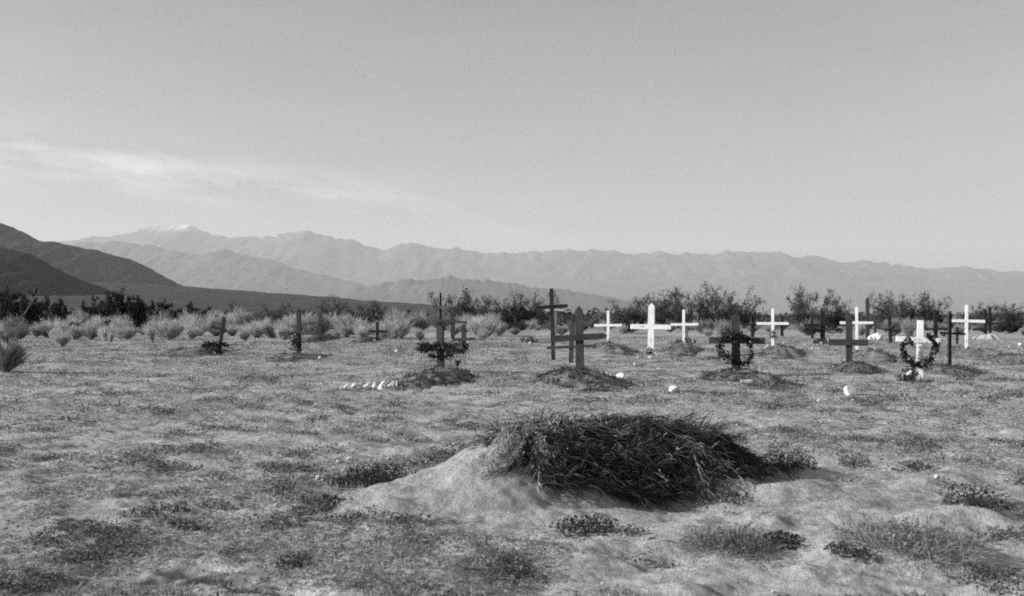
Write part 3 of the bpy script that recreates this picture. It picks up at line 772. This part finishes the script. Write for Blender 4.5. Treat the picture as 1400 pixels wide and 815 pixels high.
# ------------------------------------------------------------------ sticks, log
def stick(label, pts, r, m, name='stick', d=None):
    P = []
    for px, row, up in pts:
        if d is None: X, dd = at(px, row)
        else: dd = d; X = (px-700)/FPX*d
        z = GH(X, dd)+up if d is None else zat(row, d)
        P.append((X, dd, z))
    P = np.array(P); c = P[0].copy(); n = 14
    t = np.linspace(0, len(P)-1, n); Q = np.stack([np.interp(t, range(len(P)), P[:, q]) for q in range(3)], 1)-c
    Q += rng.normal(size=Q.shape)*r*.5
    mb = MB(); mb.tube(Q, np.linspace(r, r*.5, n), 6)
    o = link(name, mb.mesh(name, True), m, None, tuple(c)); tag(o, label, 'stick'); return o
stick('long bare stick lying behind the dark cross with the ring wreath', [(968, 492, .04), (1044, 487, .06)], .026, M_dark)
stick('dead branch lying right of the crooked leaning cross', [(308, 476, .08), (325, 475, .12), (341, 478, .03)], .022, M_dark)
stick('dead branch lying left of the crooked leaning cross', [(274, 475, .05), (285, 476, .1), (292, 474, .18)], .03, M_dark)
stick('pale crooked twig caught on the thin bare pole', [(602, 419, 0), (606, 423, 0), (615, 429, 0)], .03, M_pale, d=at(602, 458)[1]-.1)
X, d = at(1021, 531); e = empty('log', (X, d, GH(X, d)+.11), R(-12), 'short pale sawn log lying on the mound below the ring wreath', 'log')
t = np.linspace(-.105, .105, 9); mb = MB(); mb.tube(np.stack([t, 0*t, .004*np.sin(t*9)], 1), .036+.003*np.sin(t*37), 10)
link('bark', mb.mesh('bark', True), M_pale, e)
mb = MB(); mb.tube([(-.107, 0, 0), (-.109, 0, 0)], .029, 10); link('cut_end', mb.mesh('cut_end'), M_grey, e)

# ------------------------------------------------------------------ desert shrubs
def pale_brush(seed, n=1500, m=None):
    """feathery dome of fine twigs fanning up from one foot, about 1 m high and wide"""
    global rng
    keep = rng; rng = np.random.default_rng(seed)
    e = empty('pale_shrub', (0, 0, 0))
    st = MB()
    stems = 16; th = rng.random(stems)*2*np.pi; lean = rng.uniform(.1, .9, stems)
    for q in range(stems):
        d = np.array([math.cos(th[q])*lean[q], math.sin(th[q])*lean[q], 1.0]); d /= np.linalg.norm(d); L = rng.uniform(.35, .55)
        st.tube([d*0-[0, 0, .05], d*L*.5, d*L+[0, 0, .03]], [.014, .009, .005], 4)
    link('stems', st.mesh('stems'), M_bark, e)
    lf = MB()
    # plumes: bundles of twigs
    npl = 46; pt = rng.random(npl)*2*np.pi; pl = np.sqrt(rng.random(npl))*1.05
    axis = np.stack([np.cos(pt)*pl, np.sin(pt)*pl, np.ones(npl)*.95], 1); axis /= np.linalg.norm(axis, axis=1, keepdims=True)
    plen = rng.uniform(.62, 1.02, npl)*(1-.22*pl)
    i = rng.integers(0, npl, n); f = rng.uniform(.08, .78, n)
    root = axis[i]*(plen[i]*f)[:, None]+rng.normal(size=(n, 3))*(.02+.05*f[:, None])
    root[:, 2] = np.maximum(root[:, 2], .01)
    dr = axis[i]+rng.normal(size=(n, 3))*.28+[0, 0, .15]
    lf.blades(root, dr, rng.uniform(.16, .34, n), rng.uniform(.012, .024, n), .12)
    link('twigs', lf.mesh('twigs'), m or M_brush, e)
    rng = keep
    return e
def creosote(seed, dense=1.0, m=None, stems=17, spread=.85, leaf=.085, name='creosote_bush'):
    """open bush of wiry stems fanning up, leaf clumps towards the tips; 1 m high"""
    global rng
    keep = rng; rng = np.random.default_rng(seed)
    e = empty(name, (0, 0, 0)); st = MB(); cl = []
    for q in range(stems):
        th = rng.random()*2*np.pi; ln = rng.uniform(.05, spread); L = rng.uniform(.5, 1.0)*(1-.25*ln)
        t = np.linspace(0, 1, 6)[:, None]
        d = np.array([math.cos(th)*ln, math.sin(th)*ln, 0]); bend = rng.normal(size=3)*[.07, .07, 0]
        P = d*t**1.15+np.array([0, 0, L])*t+bend*np.sin(t*3.1)
        P[:, :2] += rng.normal(size=2)*.09; P[0, 2] = -.04
        st.tube(P, np.linspace(.011, .003, 6), 4)
        for b in range(7):
            f = rng.uniform(.22, 1.0); p = np.array([np.interp(f, t[:, 0], P[:, k]) for k in range(3)])
            dd = rng.normal(size=3)*[.12, .12, .05]+d*.18+[0, 0, .12]; tip = p+dd*rng.uniform(.6, 1.2)
            st.tube([p, (p+tip)/2+rng.normal(size=3)*.012, tip], [.005, .0035, .002], 3, False)
            for c in range(3): cl.append(p+(tip-p)*rng.uniform(.45, 1.1)+rng.normal(size=3)*.03)
    link('branches', st.mesh('branches'), M_bark, e)
    cl = np.array(cl); n = int(len(cl)*9*dense)
    c = cl[rng.integers(0, len(cl), n)]+rng.normal(size=(n, 3))*.034
    c[:, 2] = np.maximum(c[:, 2], .03)
    lf = MB(); lf.leaves(c, rng.uniform(.5, 1.0, n)*leaf*.62, .62)
    link('foliage', lf.mesh('foliage'), m or M_creo, e)
    rng = keep
    return e
def place(proto, used, x, y, w, h, rz, label, cat, group, lean=0):
    o = copy_tree(proto) if used.get(proto.name) else proto
    used[proto.name] = 1
    o.location = (x, y, GH(x, y)-.02); o.scale = (w, w, h); o.rotation_euler = (0, R(lean), rz)
    for k in ('label', 'category', 'group'):
        if k in o: del o[k]
    tag(o, label, cat, group); return o
USED = {}
P_pale = [pale_brush(s) for s in (1, 2, 3, 4)]
P_grey = [pale_brush(s, 1300, M_brush_d) for s in (11, 12)]
P_creo = [creosote(s) for s in (21, 22, 23, 24, 25)]
P_dark = [creosote(s, 2.4, M_creo_d, 20, .75, .11, 'dark_shrub') for s in (31, 32, 33)]
rr = random.Random(5)

# distinct pale shrubs
for lb, px, by, wpx, hpx, ln, i, gr in [
 ('pale leaning plume-shaped shrub, taller than wide, on the left', 209, 469, 24, 42, 14, 0, 0),
 ('small pale upright shrub left of the plume-shaped shrub', 152, 468, 14, 22, 4, 1, 0),
 ('vase-shaped pale shrub with a narrow dark foot on the left', 84, 474, 40, 32, 0, 2, 0),
 ('grey bushy shrub cut by the left edge, nearest of the shrubs', 8, 509, 92, 70, 4, 0, 1),
 ('low grey shrub behind the nearest shrub at the left edge', 14, 472, 40, 34, 0, 1, 1),
 ('rounded pale-topped shrub right of the bare dead trunk', 76, 458, 56, 30, 0, 3, 0),
 ('broad domed grey shrub left of the garland-draped cross', 1106, 459, 54, 34, 0, 0, 1),
 ('domed grey shrub behind the knob-topped dark post', 1222, 459, 48, 34, 0, 1, 1),
 ('rounded grey shrub right of the slim white cross beside the largest', 962, 457, 50, 30, 0, 0, 1),
 ('pale shrub behind the dark cross with the ring wreath', 990, 462, 44, 36, 0, 1, 0),
 ('pale shrub behind the top of the capped white cross', 1242, 462, 32, 38, 0, 2, 0)]:
    X, d = at(px, by); k = d/FPX
    place((P_grey if gr else P_pale)[i], USED, X, d, wpx*k/1.5, hpx*k/1.1, rr.random()*6, lb, 'shrub', 'pale feathery desert shrubs', ln)
# the belt of pale brush behind the graves
spots = []
for px in np.arange(-60, 1460, 11.0):
    left = px < 690
    dens = 1.0 if px < 300 else (.95 if left else .42)
    for row in range(3):
        if rr.random() > dens: continue
        by = [464, 459, 453][row] if left else [459, 454, 450][row]
        by += rr.uniform(-2.5, 2.5); q = px+rr.uniform(-9, 9)
        if row == 0 and (rr.random() < .5 or 270 < q < 330): continue
        hp = rr.choice((18, 24, 28, 34, 40))*rr.uniform(.85, 1.1) if left else rr.uniform(12, 24)
        if any(abs(q-fx) < fr+hp*.55 and by > fb-3 and by-hp < fb for fx, fb, ft, fr in FEET): continue
        spots.append((q, by, hp))
for q, by, hp in spots:
    X, d = at(q, by); k = d/FPX
    grey = rr.random() < (.22 if q < 690 else .5)
    w = hp*rr.uniform(1.0, 1.7)
    if grey: place(rr.choice(P_grey), USED, X, d, w*k/1.5, hp*k/1.1, rr.random()*6, 'greyish twiggy shrub in the belt of brush behind the graves', 'shrub', 'grey shrubs in the belt of brush')
    else: place(rr.choice(P_pale), USED, X, d, w*k/1.5, hp*k/1.1, rr.random()*6, 'pale feathery shrub in the belt of brush behind the graves', 'shrub', 'pale shrubs in the belt of brush', rr.uniform(-6, 8))
# dark low bushes among the pale ones
for px, by, w, h in [(118, 460, 34, 26), (290, 452, 26, 18), (362, 452, 30, 18), (160, 455, 44, 22), (45, 452, 40, 28), (5, 455, 40, 30), (410, 450, 20, 30), (636, 455, 18, 12), (716, 450, 34, 34), (690, 452, 26, 30), (868, 452, 40, 26), (855, 456, 24, 22), (985, 448, 36, 26), (1145, 450, 50, 28), (1275, 450, 32, 30), (520, 447, 26, 16), (1380, 456, 40, 18)]:
    X, d = at(px, by); k = d/FPX
    place(rr.choice(P_dark), USED, X, d, w*k/1.3, h*k/1.1, rr.random()*6, 'dark bush standing among the pale brush', 'bush', 'dark bushes among the pale brush')

# tall creosote bushes against the sky: column of the foot, top row, width, distance
cre = [('tall creosote bush right of the thin bare pole', 622, 392, 56, 92), ('creosote bush midway between the thin pole and the tallest cross', 668, 398, 44, 95), ('creosote bush left of the tallest dark cross', 706, 396, 46, 96), ('creosote bush behind the tallest dark cross', 742, 397, 44, 92),
 ('low spreading creosote bush above the slim white cross left of the largest', 868, 402, 50, 95), ('creosote bush behind the largest white cross', 897, 398, 44, 98), ('tallest creosote bush, right of the largest white cross', 932, 385, 54, 96), ('creosote bush between the slim white cross and the dark ring-wreath cross', 964, 389, 48, 100), ('dense creosote bush behind the top of the dark ring-wreath cross', 992, 386, 52, 94), ('small creosote bush right of the dark ring-wreath cross', 1018, 399, 36, 96),
 ('open creosote bush with a tall left limb above the domed grey shrub', 1106, 388, 48, 96), ('creosote bush left of the wide-armed dark cross', 1140, 398, 46, 94), ('creosote bush right of the knob-topped dark post', 1206, 396, 40, 98), ('creosote bush above the crooked black cross', 1228, 397, 36, 94), ('creosote bush above the capped white cross', 1250, 394, 38, 99), ('creosote bush right of the capped white cross', 1276, 399, 38, 95),
 ('creosote bush beyond the tall rightmost white cross', 1342, 409, 44, 100), ('creosote bush close to the right edge', 1384, 411, 50, 102), ('creosote bush behind the low-barred cross', 446, 402, 32, 110), ('low creosote bush left of the low-barred cross', 385, 410, 36, 112), ('creosote bush far behind the small black cross', 500, 409, 46, 118), ('low creosote bush behind the crooked leaning cross', 322, 406, 24, 112)]
for i, (lb, px, top, w, d) in enumerate(cre):
    X = (px-700)/FPX*d; k = d/FPX; h = zat(top, d)-GH(X, d)
    place(P_creo[i % 5], USED, X, d, w*k/1.35*rr.uniform(.95, 1.35), h/1.05, rr.random()*6, lb, 'bush', 'creosote bushes against the sky')
drk = [('dark dense shrub at the left edge under the hill', 8, 391, 60, 70), ('dark dense shrub behind the bare dead trunk', 45, 394, 50, 72), ('dark shrub right of the bare dead trunk', 82, 404, 40, 75), ('dark shrub in the left distance with a spiky top', 160, 393, 50, 80), ('dark shrub left of the spiky-topped one', 130, 404, 40, 82), ('dark shrub right of the spiky-topped one', 188, 400, 36, 80), ('low dark shrub behind the plume-shaped pale shrub', 222, 409, 44, 86), ('flat dark shrub far left of the crooked cross', 258, 413, 50, 92)]
for i, (lb, px, top, w, d) in enumerate(drk):
    X = (px-700)/FPX*d; k = d/FPX; h = zat(top, d)-GH(X, d)
    place(P_dark[i % 3], USED, X, d, w*k/1.35, h/1.1, rr.random()*6, lb, 'bush', 'dark shrubs on the left')

# the bare dead trunk
X, d = at(32, 461); k = d/FPX; e = empty('dead_tree', (X, d, GH(X, d)), 0, 'bare dead forked trunk among dark shrubs at the left', 'tree')
z = lambda row: zat(row, d)-GH(X, d)
mb = MB(); mb.tube([(0, 0, -.1), (0, 0, z(445)), (.0, 0, z(430))], [.09, .075, .06], 8); link('trunk', mb.mesh('trunk', True), M_bark, e)
mb = MB(); mb.tube([(0, 0, z(432)), (8*k, .05, z(418)), (17*k, .1, z(403)), (25*k, .1, z(391))], [.045, .035, .028, .016], 7); link('limb', mb.mesh('limb', True), M_grey, e)
mb = MB(); mb.tube([(0, 0, z(432)), (-4*k, .05, z(424)), (-6*k, .1, z(414))], [.05, .035, .015], 6); link('limb', mb.mesh('limb', True), M_bark, e)

# far scrub on the plain: reads as one dark band
def far_scrub():
    n = 2600
    d = 105*np.exp(rng.random(n)**1.1*2.2); a = R(-34)+rng.random(n)*R(68)
    x = d*np.tan(a)
    lf = MB(); h = rng.uniform(1.0, 2.0, n)*(1+.4*(vnoise(x/40, d/40, 5)-.5)); w = h*rng.uniform(.8, 1.6, n)
    keep = rng.random(n) < .35+.65*sstep(110, 160, d)
    x, d, h, w = x[keep], d[keep], h[keep], w[keep]; n = len(x); m_ = 34
    u = rng.normal(size=(n, m_, 3))*[.3, .3, .0]; zz = rng.random((n, m_))
    P = np.stack([x[:, None]+u[..., 0]*w[:, None], d[:, None]+u[..., 1]*w[:, None], zz*h[:, None]*np.clip(1.15-np.abs(u[..., 0])*1.2, .2, 1)], -1).reshape(-1, 3)
    lf.leaves(P, np.repeat(h, m_)*rng.uniform(.14, .34, n*m_), .7)
    o = link('far_scrub', lf.mesh('far_scrub'), M_creo)
    tag(o, 'dark band of scrub covering the plain beyond the graves', 'scrub', kind='stuff')
far_scrub()

# ------------------------------------------------------------------ the fresh grave in front
def heap_h(x, y):
    d, t = seg_dist(x, y, MS0, MS1)
    top = .315-.085*sstep(0, .5, t)
    h = top*np.exp(-(d/.50)**2.2)
    # tongue of sand running out towards the near left
    q = ((x+.6)/.6)**2+((y-6.7)/.5)**2
    h = h+.085*np.exp(-q*1.3)
    return h*(1+.22*(fbm(x*3.1, y*3.1, 4, 61)-.5))+(fbm(x*9, y*9, 3, 66)-.5)*.03*np.clip(h/.1, 0, 1)
def fresh_heap():
    xs = np.linspace(-1.5, 2.3, 190); ys = np.linspace(5.9, 9.1, 170)
    X, Y = np.meshgrid(xs, ys); Hh = heap_h(X, Y); Z = gh(X, Y)+Hh-.012+.0
    edge = np.minimum(np.minimum(X+1.5, 2.3-X), np.minimum(Y-5.9, 9.1-Y)); Z = Z-.05*(1-sstep(0, .3, edge))-.03*(1-sstep(.0, .05, Hh))
    c = np.array([.65, 7.5, 0.])
    V = np.stack([X, Y, Z], -1).reshape(-1, 3)-c; nx, ny = len(xs), len(ys)
    i = np.arange(ny-1)[:, None]*nx; j = np.arange(nx-1)[None]
    mb = MB(); mb.add(V, np.stack([i+j, i+j+1, i+nx+j+1, i+nx+j], -1).reshape(-1, 4))
    o = link('grave_mound', mb.mesh('grave_mound', True), M_sand, None, tuple(c))
    tag(o, 'fresh bare sand heap in the foreground with cut brush laid over it', 'grave mound')
fresh_heap()

M_cut_mid = foliage_mat('cut_brush_highlight', .08, .24, .2)  # lighter brush tone that paints highlights onto the pile
def brush_pile():
    """cut desert brush: feathery branches laid lengthwise over the heap, tips hanging over its ends and sides"""
    ax = (MS1-MS0); Lx = np.linalg.norm(ax); ax = ax/Lx; nx = np.array([-ax[1], ax[0]])
    c0 = MS0
    base = Vector((c0[0]+.6, c0[1]+.25, GH(c0[0]+.6, c0[1]+.25)))
    e = empty('brush_pile', base, 0, 'heap of cut feathery brush laid over the fresh sand grave in the foreground', 'brush')
    def surf(u, v, lift):
        """u along the grave from its left end, v across it (minus = near side), lift 0..1 through the pile's thickness"""
        p = c0[None]+u[:, None]*ax+v[:, None]*nx
        th = .080*sstep(-.2, .1, u)*(1-sstep(1.0, 1.9, u))*np.clip(1-(np.abs(v-.02)/.72)**2.6, 0, 1)*(.1+1.9*vnoise(u*4.3, v*4.6, 91)**1.3)
        g = gh(p[:, 0], p[:, 1]); h = heap_h(p[:, 0], p[:, 1])
        z = np.maximum(g+h, g+h*.9)+.015+th*lift
        return np.stack([p[:, 0], p[:, 1], z], 1)
    def branch(u0, v0, du, dv, L, lift, r, tw, m, dens=1.0, fall=.0, name='branch', curl=.0):
        n = 14; s = np.linspace(0, 1, n)
        u = u0+du*L*s; v = v0+dv*L*s+curl*s*s
        P = surf(u, v, lift)
        P[:, 2] += .03*np.sin(s*np.pi)*lift+rng.normal()*.014-fall*s*s
        # stems are stiff: they bridge the hollows
        for _ in range(3): P[1:-1] = (P[:-2]+P[2:]+2*P[1:-1])/4
        mb = MB(); mb.tube(P, np.linspace(r, r*.25, n), 5)
        k = int(tw*L*dens); f = rng.uniform(.12, 1, k)
        root = np.stack([np.interp(f, s, P[:, q]) for q in range(3)], 1)
        T = np.gradient(P, axis=0); T /= np.linalg.norm(T, axis=1, keepdims=True)
        tan = np.stack([np.interp(f, s, T[:, q]) for q in range(3)], 1)
        side = np.cross(tan, [0, 0, 1.]); side /= np.maximum(np.linalg.norm(side, axis=1, keepdims=True), 1e-6)
        up = np.cross(side, tan)
        ph = rng.uniform(0, 2*np.pi, k)
        dr = tan*.95+side*(np.cos(ph)*.55)[:, None]+up*(np.sin(ph)*.45)[:, None]
        ln = rng.uniform(.07, .17, k)*(1.15-.6*f)
        mb.blades(root, dr, ln, rng.uniform(.0035, .0065, k), .25)
        # leaflets along the twigs
        rr_ = np.repeat(root+dr/np.linalg.norm(dr, axis=1, keepdims=True)*(ln*.3)[:, None], 2, 0)+rng.normal(size=(2*k, 3))*.018
        mb.blades(rr_, np.repeat(dr, 2, 0)+rng.normal(size=(2*k, 3))*.35, rng.uniform(.025, .065, 2*k), rng.uniform(.0035, .007, 2*k), .2)
        me = mb.mesh(name); me.transform(Matrix.Translation(-base))
        return link(name, me, m, e)
    # under-layer: tangled mass, never still countable; dark colour paints in the shaded gaps
    mb = MB(); n = 12000
    u = rng.uniform(-.05, 1.55, n); v = rng.normal(size=n)*.32-.03; v = np.clip(v, -.6, .6)
    keep = vnoise(u*6.1+3, v*6.7, 95)+.25*rng.random(n) > .36; u, v = u[keep], v[keep]; n = len(u)
    root = surf(u, v, 1.0); lo = surf(u, v, 0.0); f = rng.random(n)**.7
    root = lo+(root-lo)*f[:, None]
    dr = np.tile(np.array([ax[0], ax[1], 0]), (n, 1))*rng.uniform(.2, 1.0, (n, 1))+rng.normal(size=(n, 3))*[.62, .62, .38]
    dr[:, 1] += np.sign(v)*.25; 
    mb.blades(root, dr, rng.uniform(.10, .32, n), rng.uniform(.004, .008, n), .3)
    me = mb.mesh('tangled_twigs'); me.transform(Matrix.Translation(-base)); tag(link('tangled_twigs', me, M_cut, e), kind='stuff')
    # scattered dry bits, their pale colour painting sunlit highlights
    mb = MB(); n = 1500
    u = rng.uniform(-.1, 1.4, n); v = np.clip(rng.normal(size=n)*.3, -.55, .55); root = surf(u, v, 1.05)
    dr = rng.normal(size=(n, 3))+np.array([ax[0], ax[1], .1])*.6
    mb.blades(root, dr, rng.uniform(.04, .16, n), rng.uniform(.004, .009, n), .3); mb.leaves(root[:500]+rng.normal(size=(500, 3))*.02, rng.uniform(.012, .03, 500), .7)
    me = mb.mesh('dry_highlight_bits'); me.transform(Matrix.Translation(-base)); tag(link('dry_highlight_bits', me, M_cut_pale, e), kind='stuff')
    # bushy ends sticking up and out of the heap
    for i in range(16):
        u0 = rng.uniform(-.05, 1.2); v0 = rng.uniform(-.35, .3); a = rng.uniform(-1, 1)
        p = surf(np.array([u0]), np.array([v0]), .6)[0]; d = np.array([ax[0]*.8+a*.4, ax[1]*.8-.3*rng.random(), rng.uniform(.12, .5)]); d /= np.linalg.norm(d); L = rng.uniform(.16, .34)
        mb = MB(); P = p+d*L*np.linspace(0, 1, 6)[:, None]; P[:, 2] -= .1*np.linspace(0, 1, 6)**2*L; mb.tube(P, np.linspace(.006, .002, 6), 4)
        k = 70; f = rng.uniform(.25, 1, k); root = p+d*(L*f)[:, None]; root[:, 2] -= .1*f**2*L
        dr = d+rng.normal(size=(k, 3))*.55; mb.blades(root, dr, rng.uniform(.03, .09, k), rng.uniform(.004, .008, k), .25)
        me = mb.mesh('branch'); me.transform(Matrix.Translation(-base)); link('branch', me, (M_cut, M_cut_mid, M_cut_mid, M_cut_pale)[i % 4], e)
    # long branches from the left over the crown down to the right
    for i in range(34):
        v0 = rng.uniform(-.42, .38)
        branch(rng.uniform(-.02, .8), v0, 1.0, rng.uniform(-.34, .3)-.2*(v0 < -.15), rng.uniform(.5, 1.15), rng.uniform(.6, 1.45), rng.uniform(.005, .010), rng.uniform(60, 150), M_cut_mid if i % 3 == 0 else M_cut, curl=rng.uniform(-.22, .16))
    # leafless dry whips lying on top
    for i in range(14):
        branch(rng.uniform(.1, .9), rng.uniform(-.4, .2), 1.0, rng.uniform(-.5, .2), rng.uniform(.4, .8), rng.uniform(1.1, 1.5), .005, 26, M_cut_pale, .5, curl=rng.uniform(-.2, .2))
    # a low tail of branches trailing off on the ground at the right end
    for i in range(11):
        branch(rng.uniform(1.0, 1.45), rng.uniform(-.35, .15), 1.0, rng.uniform(-.45, .1), rng.uniform(.3, .62), rng.uniform(.1, .7), .006, 110, M_cut)
    # thick cut stems
    for i in range(7):
        branch(rng.uniform(.0, .9), rng.uniform(-.35, .2), rng.choice([-1., 1.]), rng.uniform(-.7, .5), rng.uniform(.35, .7), rng.uniform(.9, 1.4), rng.uniform(.010, .015), 30, M_cut_mid, .5)
    # branches that spill down the near side
    for i in range(22):
        u0 = rng.uniform(.05, 1.35)
        branch(u0, rng.uniform(-.12, .1), rng.uniform(-.3, .8), -1.0, rng.uniform(.38, .68), rng.uniform(.7, 1.4), .007, rng.uniform(70, 150), M_cut_mid if i % 5 == 0 else M_cut)
    # branches on the far side
    for i in range(8):
        branch(rng.uniform(.0, 1.1), rng.uniform(.0, .2), rng.uniform(.3, .9), .7, rng.uniform(.4, .6), .9, .007, 120, M_cut)
    # tufted tips hanging over the near left end, dried pale
    for i in range(20):
        u0 = rng.uniform(.0, .42)
        branch(u0, rng.uniform(-.22, .05), -.55+rng.uniform(-.3, .25), -.75+rng.uniform(-.2, .2), rng.uniform(.26, .56), rng.uniform(1.1, 1.7), .007, 190, M_cut_pale if i % 3 else M_cut, fall=.03)
    for i in range(5):
        branch(rng.uniform(.02, .2), rng.uniform(-.05, .3), -1, rng.uniform(-.2, .35), rng.uniform(.14, .26), 1.0, .006, 190, M_cut)
    # dry stalks left sticking out
    for (u0, v0, L, a, b, hgt, m) in [(.10, -.25, .52, -.42, -.85, .02, M_cut_pale), (1.15, -.3, .5, -.2, -.9, .02, M_cut_pale), (1.28, -.28, .55, .12, -.95, .02, M_cut_pale), (.75, -.35, .45, .5, -.8, 0, M_cut)]:
        branch(u0, v0, a, b, L, 1.1, .0065, 25, m, .6)
    for (u0, v0, dx, dz) in [(.42, .05, .07, .08), (.66, .0, .12, .06), (.72, -.02, .1, .035)]:
        p = surf(np.array([u0]), np.array([v0]), 1.05)[0]
        mb = MB(); mb.tube([p-[dx, 0, dz*.5], p+[dx*.2, 0, dz*.4], p+[dx, 0, dz]], .007, 5)
        me = mb.mesh('cut_stalk'); me.transform(Matrix.Translation(-base)); link('cut_stalk', me, M_pale, e)
brush_pile()

# ------------------------------------------------------------------ ground cover
def cover():
    def sample(n, r0, r1, pw=1.0):
        r = r0*np.exp(rng.random(n)**pw*math.log(r1/r0)); a = R(-33)+rng.random(n)*R(66)
        return r*np.sin(a), r*np.cos(a)
    # dead stubble everywhere, thin on the bare sand
    x, y = sample(120000, 4.2, 62)
    s = sandiness(x, y); hd, _ = seg_dist(x, y, MS0, MS1)
    pn = .55*fbm(x*.8, y*.8, 4, 71)+.45*fbm(x*3.0, y*3.0, 3, 75)
    ok = (pn > .475+.19*s+.02*sstep(30, 60, np.hypot(x, y))) & (hd > .75)
    for px, py, a_, b_ in PRINTS: ok &= ((x-px)/a_)**2+((y-py)/b_)**2 > 4
    x, y = x[ok], y[ok]; n = len(x); r = np.hypot(x, y)
    m_ = 9
    X = np.repeat(x, m_)+rng.normal(size=n*m_)*.035*(1+np.repeat(r, m_)/25); Y = np.repeat(y, m_)+rng.normal(size=n*m_)*.035*(1+np.repeat(r, m_)/25)
    root = np.stack([X, Y, gh(X, Y)-.004], 1)
    dr = rng.normal(size=(n*m_, 3))*[1, 1, .35]+[.1, 0, .32]; dr[:, 2] = np.abs(dr[:, 2])
    sc_ = np.repeat(np.clip(.7+r/30, .7, 2.2), m_)
    g = MB(); g.blades(root, dr, rng.uniform(.025, .075, n*m_)*sc_, rng.uniform(.004, .008, n*m_)*sc_, .35)
    tag(link('dry_grass', g.mesh('dry_grass'), M_grass), 'short dead stubble spread over the sandy clearing', 'dry grass', kind='stuff')
    # low dark weeds in patches
    x, y = sample(42000, 4.3, 58)
    s = sandiness(x, y); hd, _ = seg_dist(x, y, MS0, MS1)
    pn = .28*fbm(x*.75+9, y*.9, 4, 81)+.72*fbm(x*3.4, y*3.0, 3, 85)
    ok = (pn > .612+.05*s+.022*sstep(9.5, 6.0, np.hypot(x, y))) & (hd > .95)
    x, y = x[ok], y[ok]; n = len(x); r = np.hypot(x, y); m_ = 12
    sc_ = np.repeat(np.clip(.8+r/28, .8, 2.4), m_)
    X = np.repeat(x, m_)+rng.normal(size=n*m_)*.055*sc_; Y = np.repeat(y, m_)+rng.normal(size=n*m_)*.04*sc_
    P = np.stack([X, Y, gh(X, Y)+rng.random(n*m_)*.04*sc_], 1)
    g = MB(); g.leaves(P, rng.uniform(.012, .03, n*m_)*sc_, .6, .3)
    k = len(P)//3; dr = rng.normal(size=(k, 3))*[1, 1, .3]+[0, 0, .5]; g.blades(P[:k*3:3]-[0, 0, .01], dr, rng.uniform(.03, .08, k)*sc_[:k*3:3], .005*sc_[:k*3:3], .3)
    tag(link('low_weeds', g.mesh('low_weeds'), M_low), 'low dark weeds in patches over the sandy ground', 'weeds', kind='stuff')
cover()
# weed clumps one can tell apart
for lb, px, by, w, h, n, m, bl, dep in [
 ('leafy dark weed clump behind the left end of the sand heap', 512, 661, 128, 26, 1300, M_weed, 200, .4),
 ('weed patch at the left foot of the sand heap', 450, 690, 60, 12, 260, M_weed, 90, .35),
 ('dark weeds in the shade at the right end of the brush heap', 1072, 640, 96, 26, 700, M_weed, 120, .5),
 ('thin weeds right of the brush heap, in front of open ground', 1165, 636, 60, 18, 220, M_weed, 60, .4),
 ('dry grass tuft with a dark right side below the brush heap', 1005, 748, 150, 26, 400, M_tuft, 1500, .45),
 ('dark weeds at the right end of the dry grass tuft', 1070, 738, 60, 16, 420, M_weed, 60, .25),
 ('broad wispy grass tuft at the lower right', 1235, 776, 190, 32, 400, M_tuft, 2200, .6),
 ('dark flat weed at the left foot of the wispy grass tuft', 1155, 772, 66, 14, 380, M_weed, 30, .2),
 ('dark weed patch at the right edge of the foreground', 1330, 690, 100, 30, 620, M_weed, 120, .4),
 ('weed patch left of centre in the foreground', 805, 728, 110, 26, 520, M_weed, 120, .3),
 ('weed patch at the lower left, behind the footprints', 400, 770, 64, 9, 150, M_weed, 50, .25),
 ('dark weeds below the sand heap at lower left', 210, 700, 90, 10, 220, M_weed, 70, .4),
 ('dark leafy weed on the open ground at left', 225, 565, 40, 8, 220, M_weed, 30, .4),
 ('thin weed on open sand at the lower right edge', 1245, 640, 60, 12, 300, M_weed, 30, .3),
 ('grass tuft in front of the sand heap', 560, 745, 90, 24, 160, M_grass, 200, .3),
 ('weed strip on the sand below the right end of the brush', 1000, 688, 66, 12, 240, M_weed, 50, .3)]:
    clump('weed_clump', lb, 'weeds', px, by, w, h, n, m, .022, 0, 'weed clumps in the foreground', bl, dep)
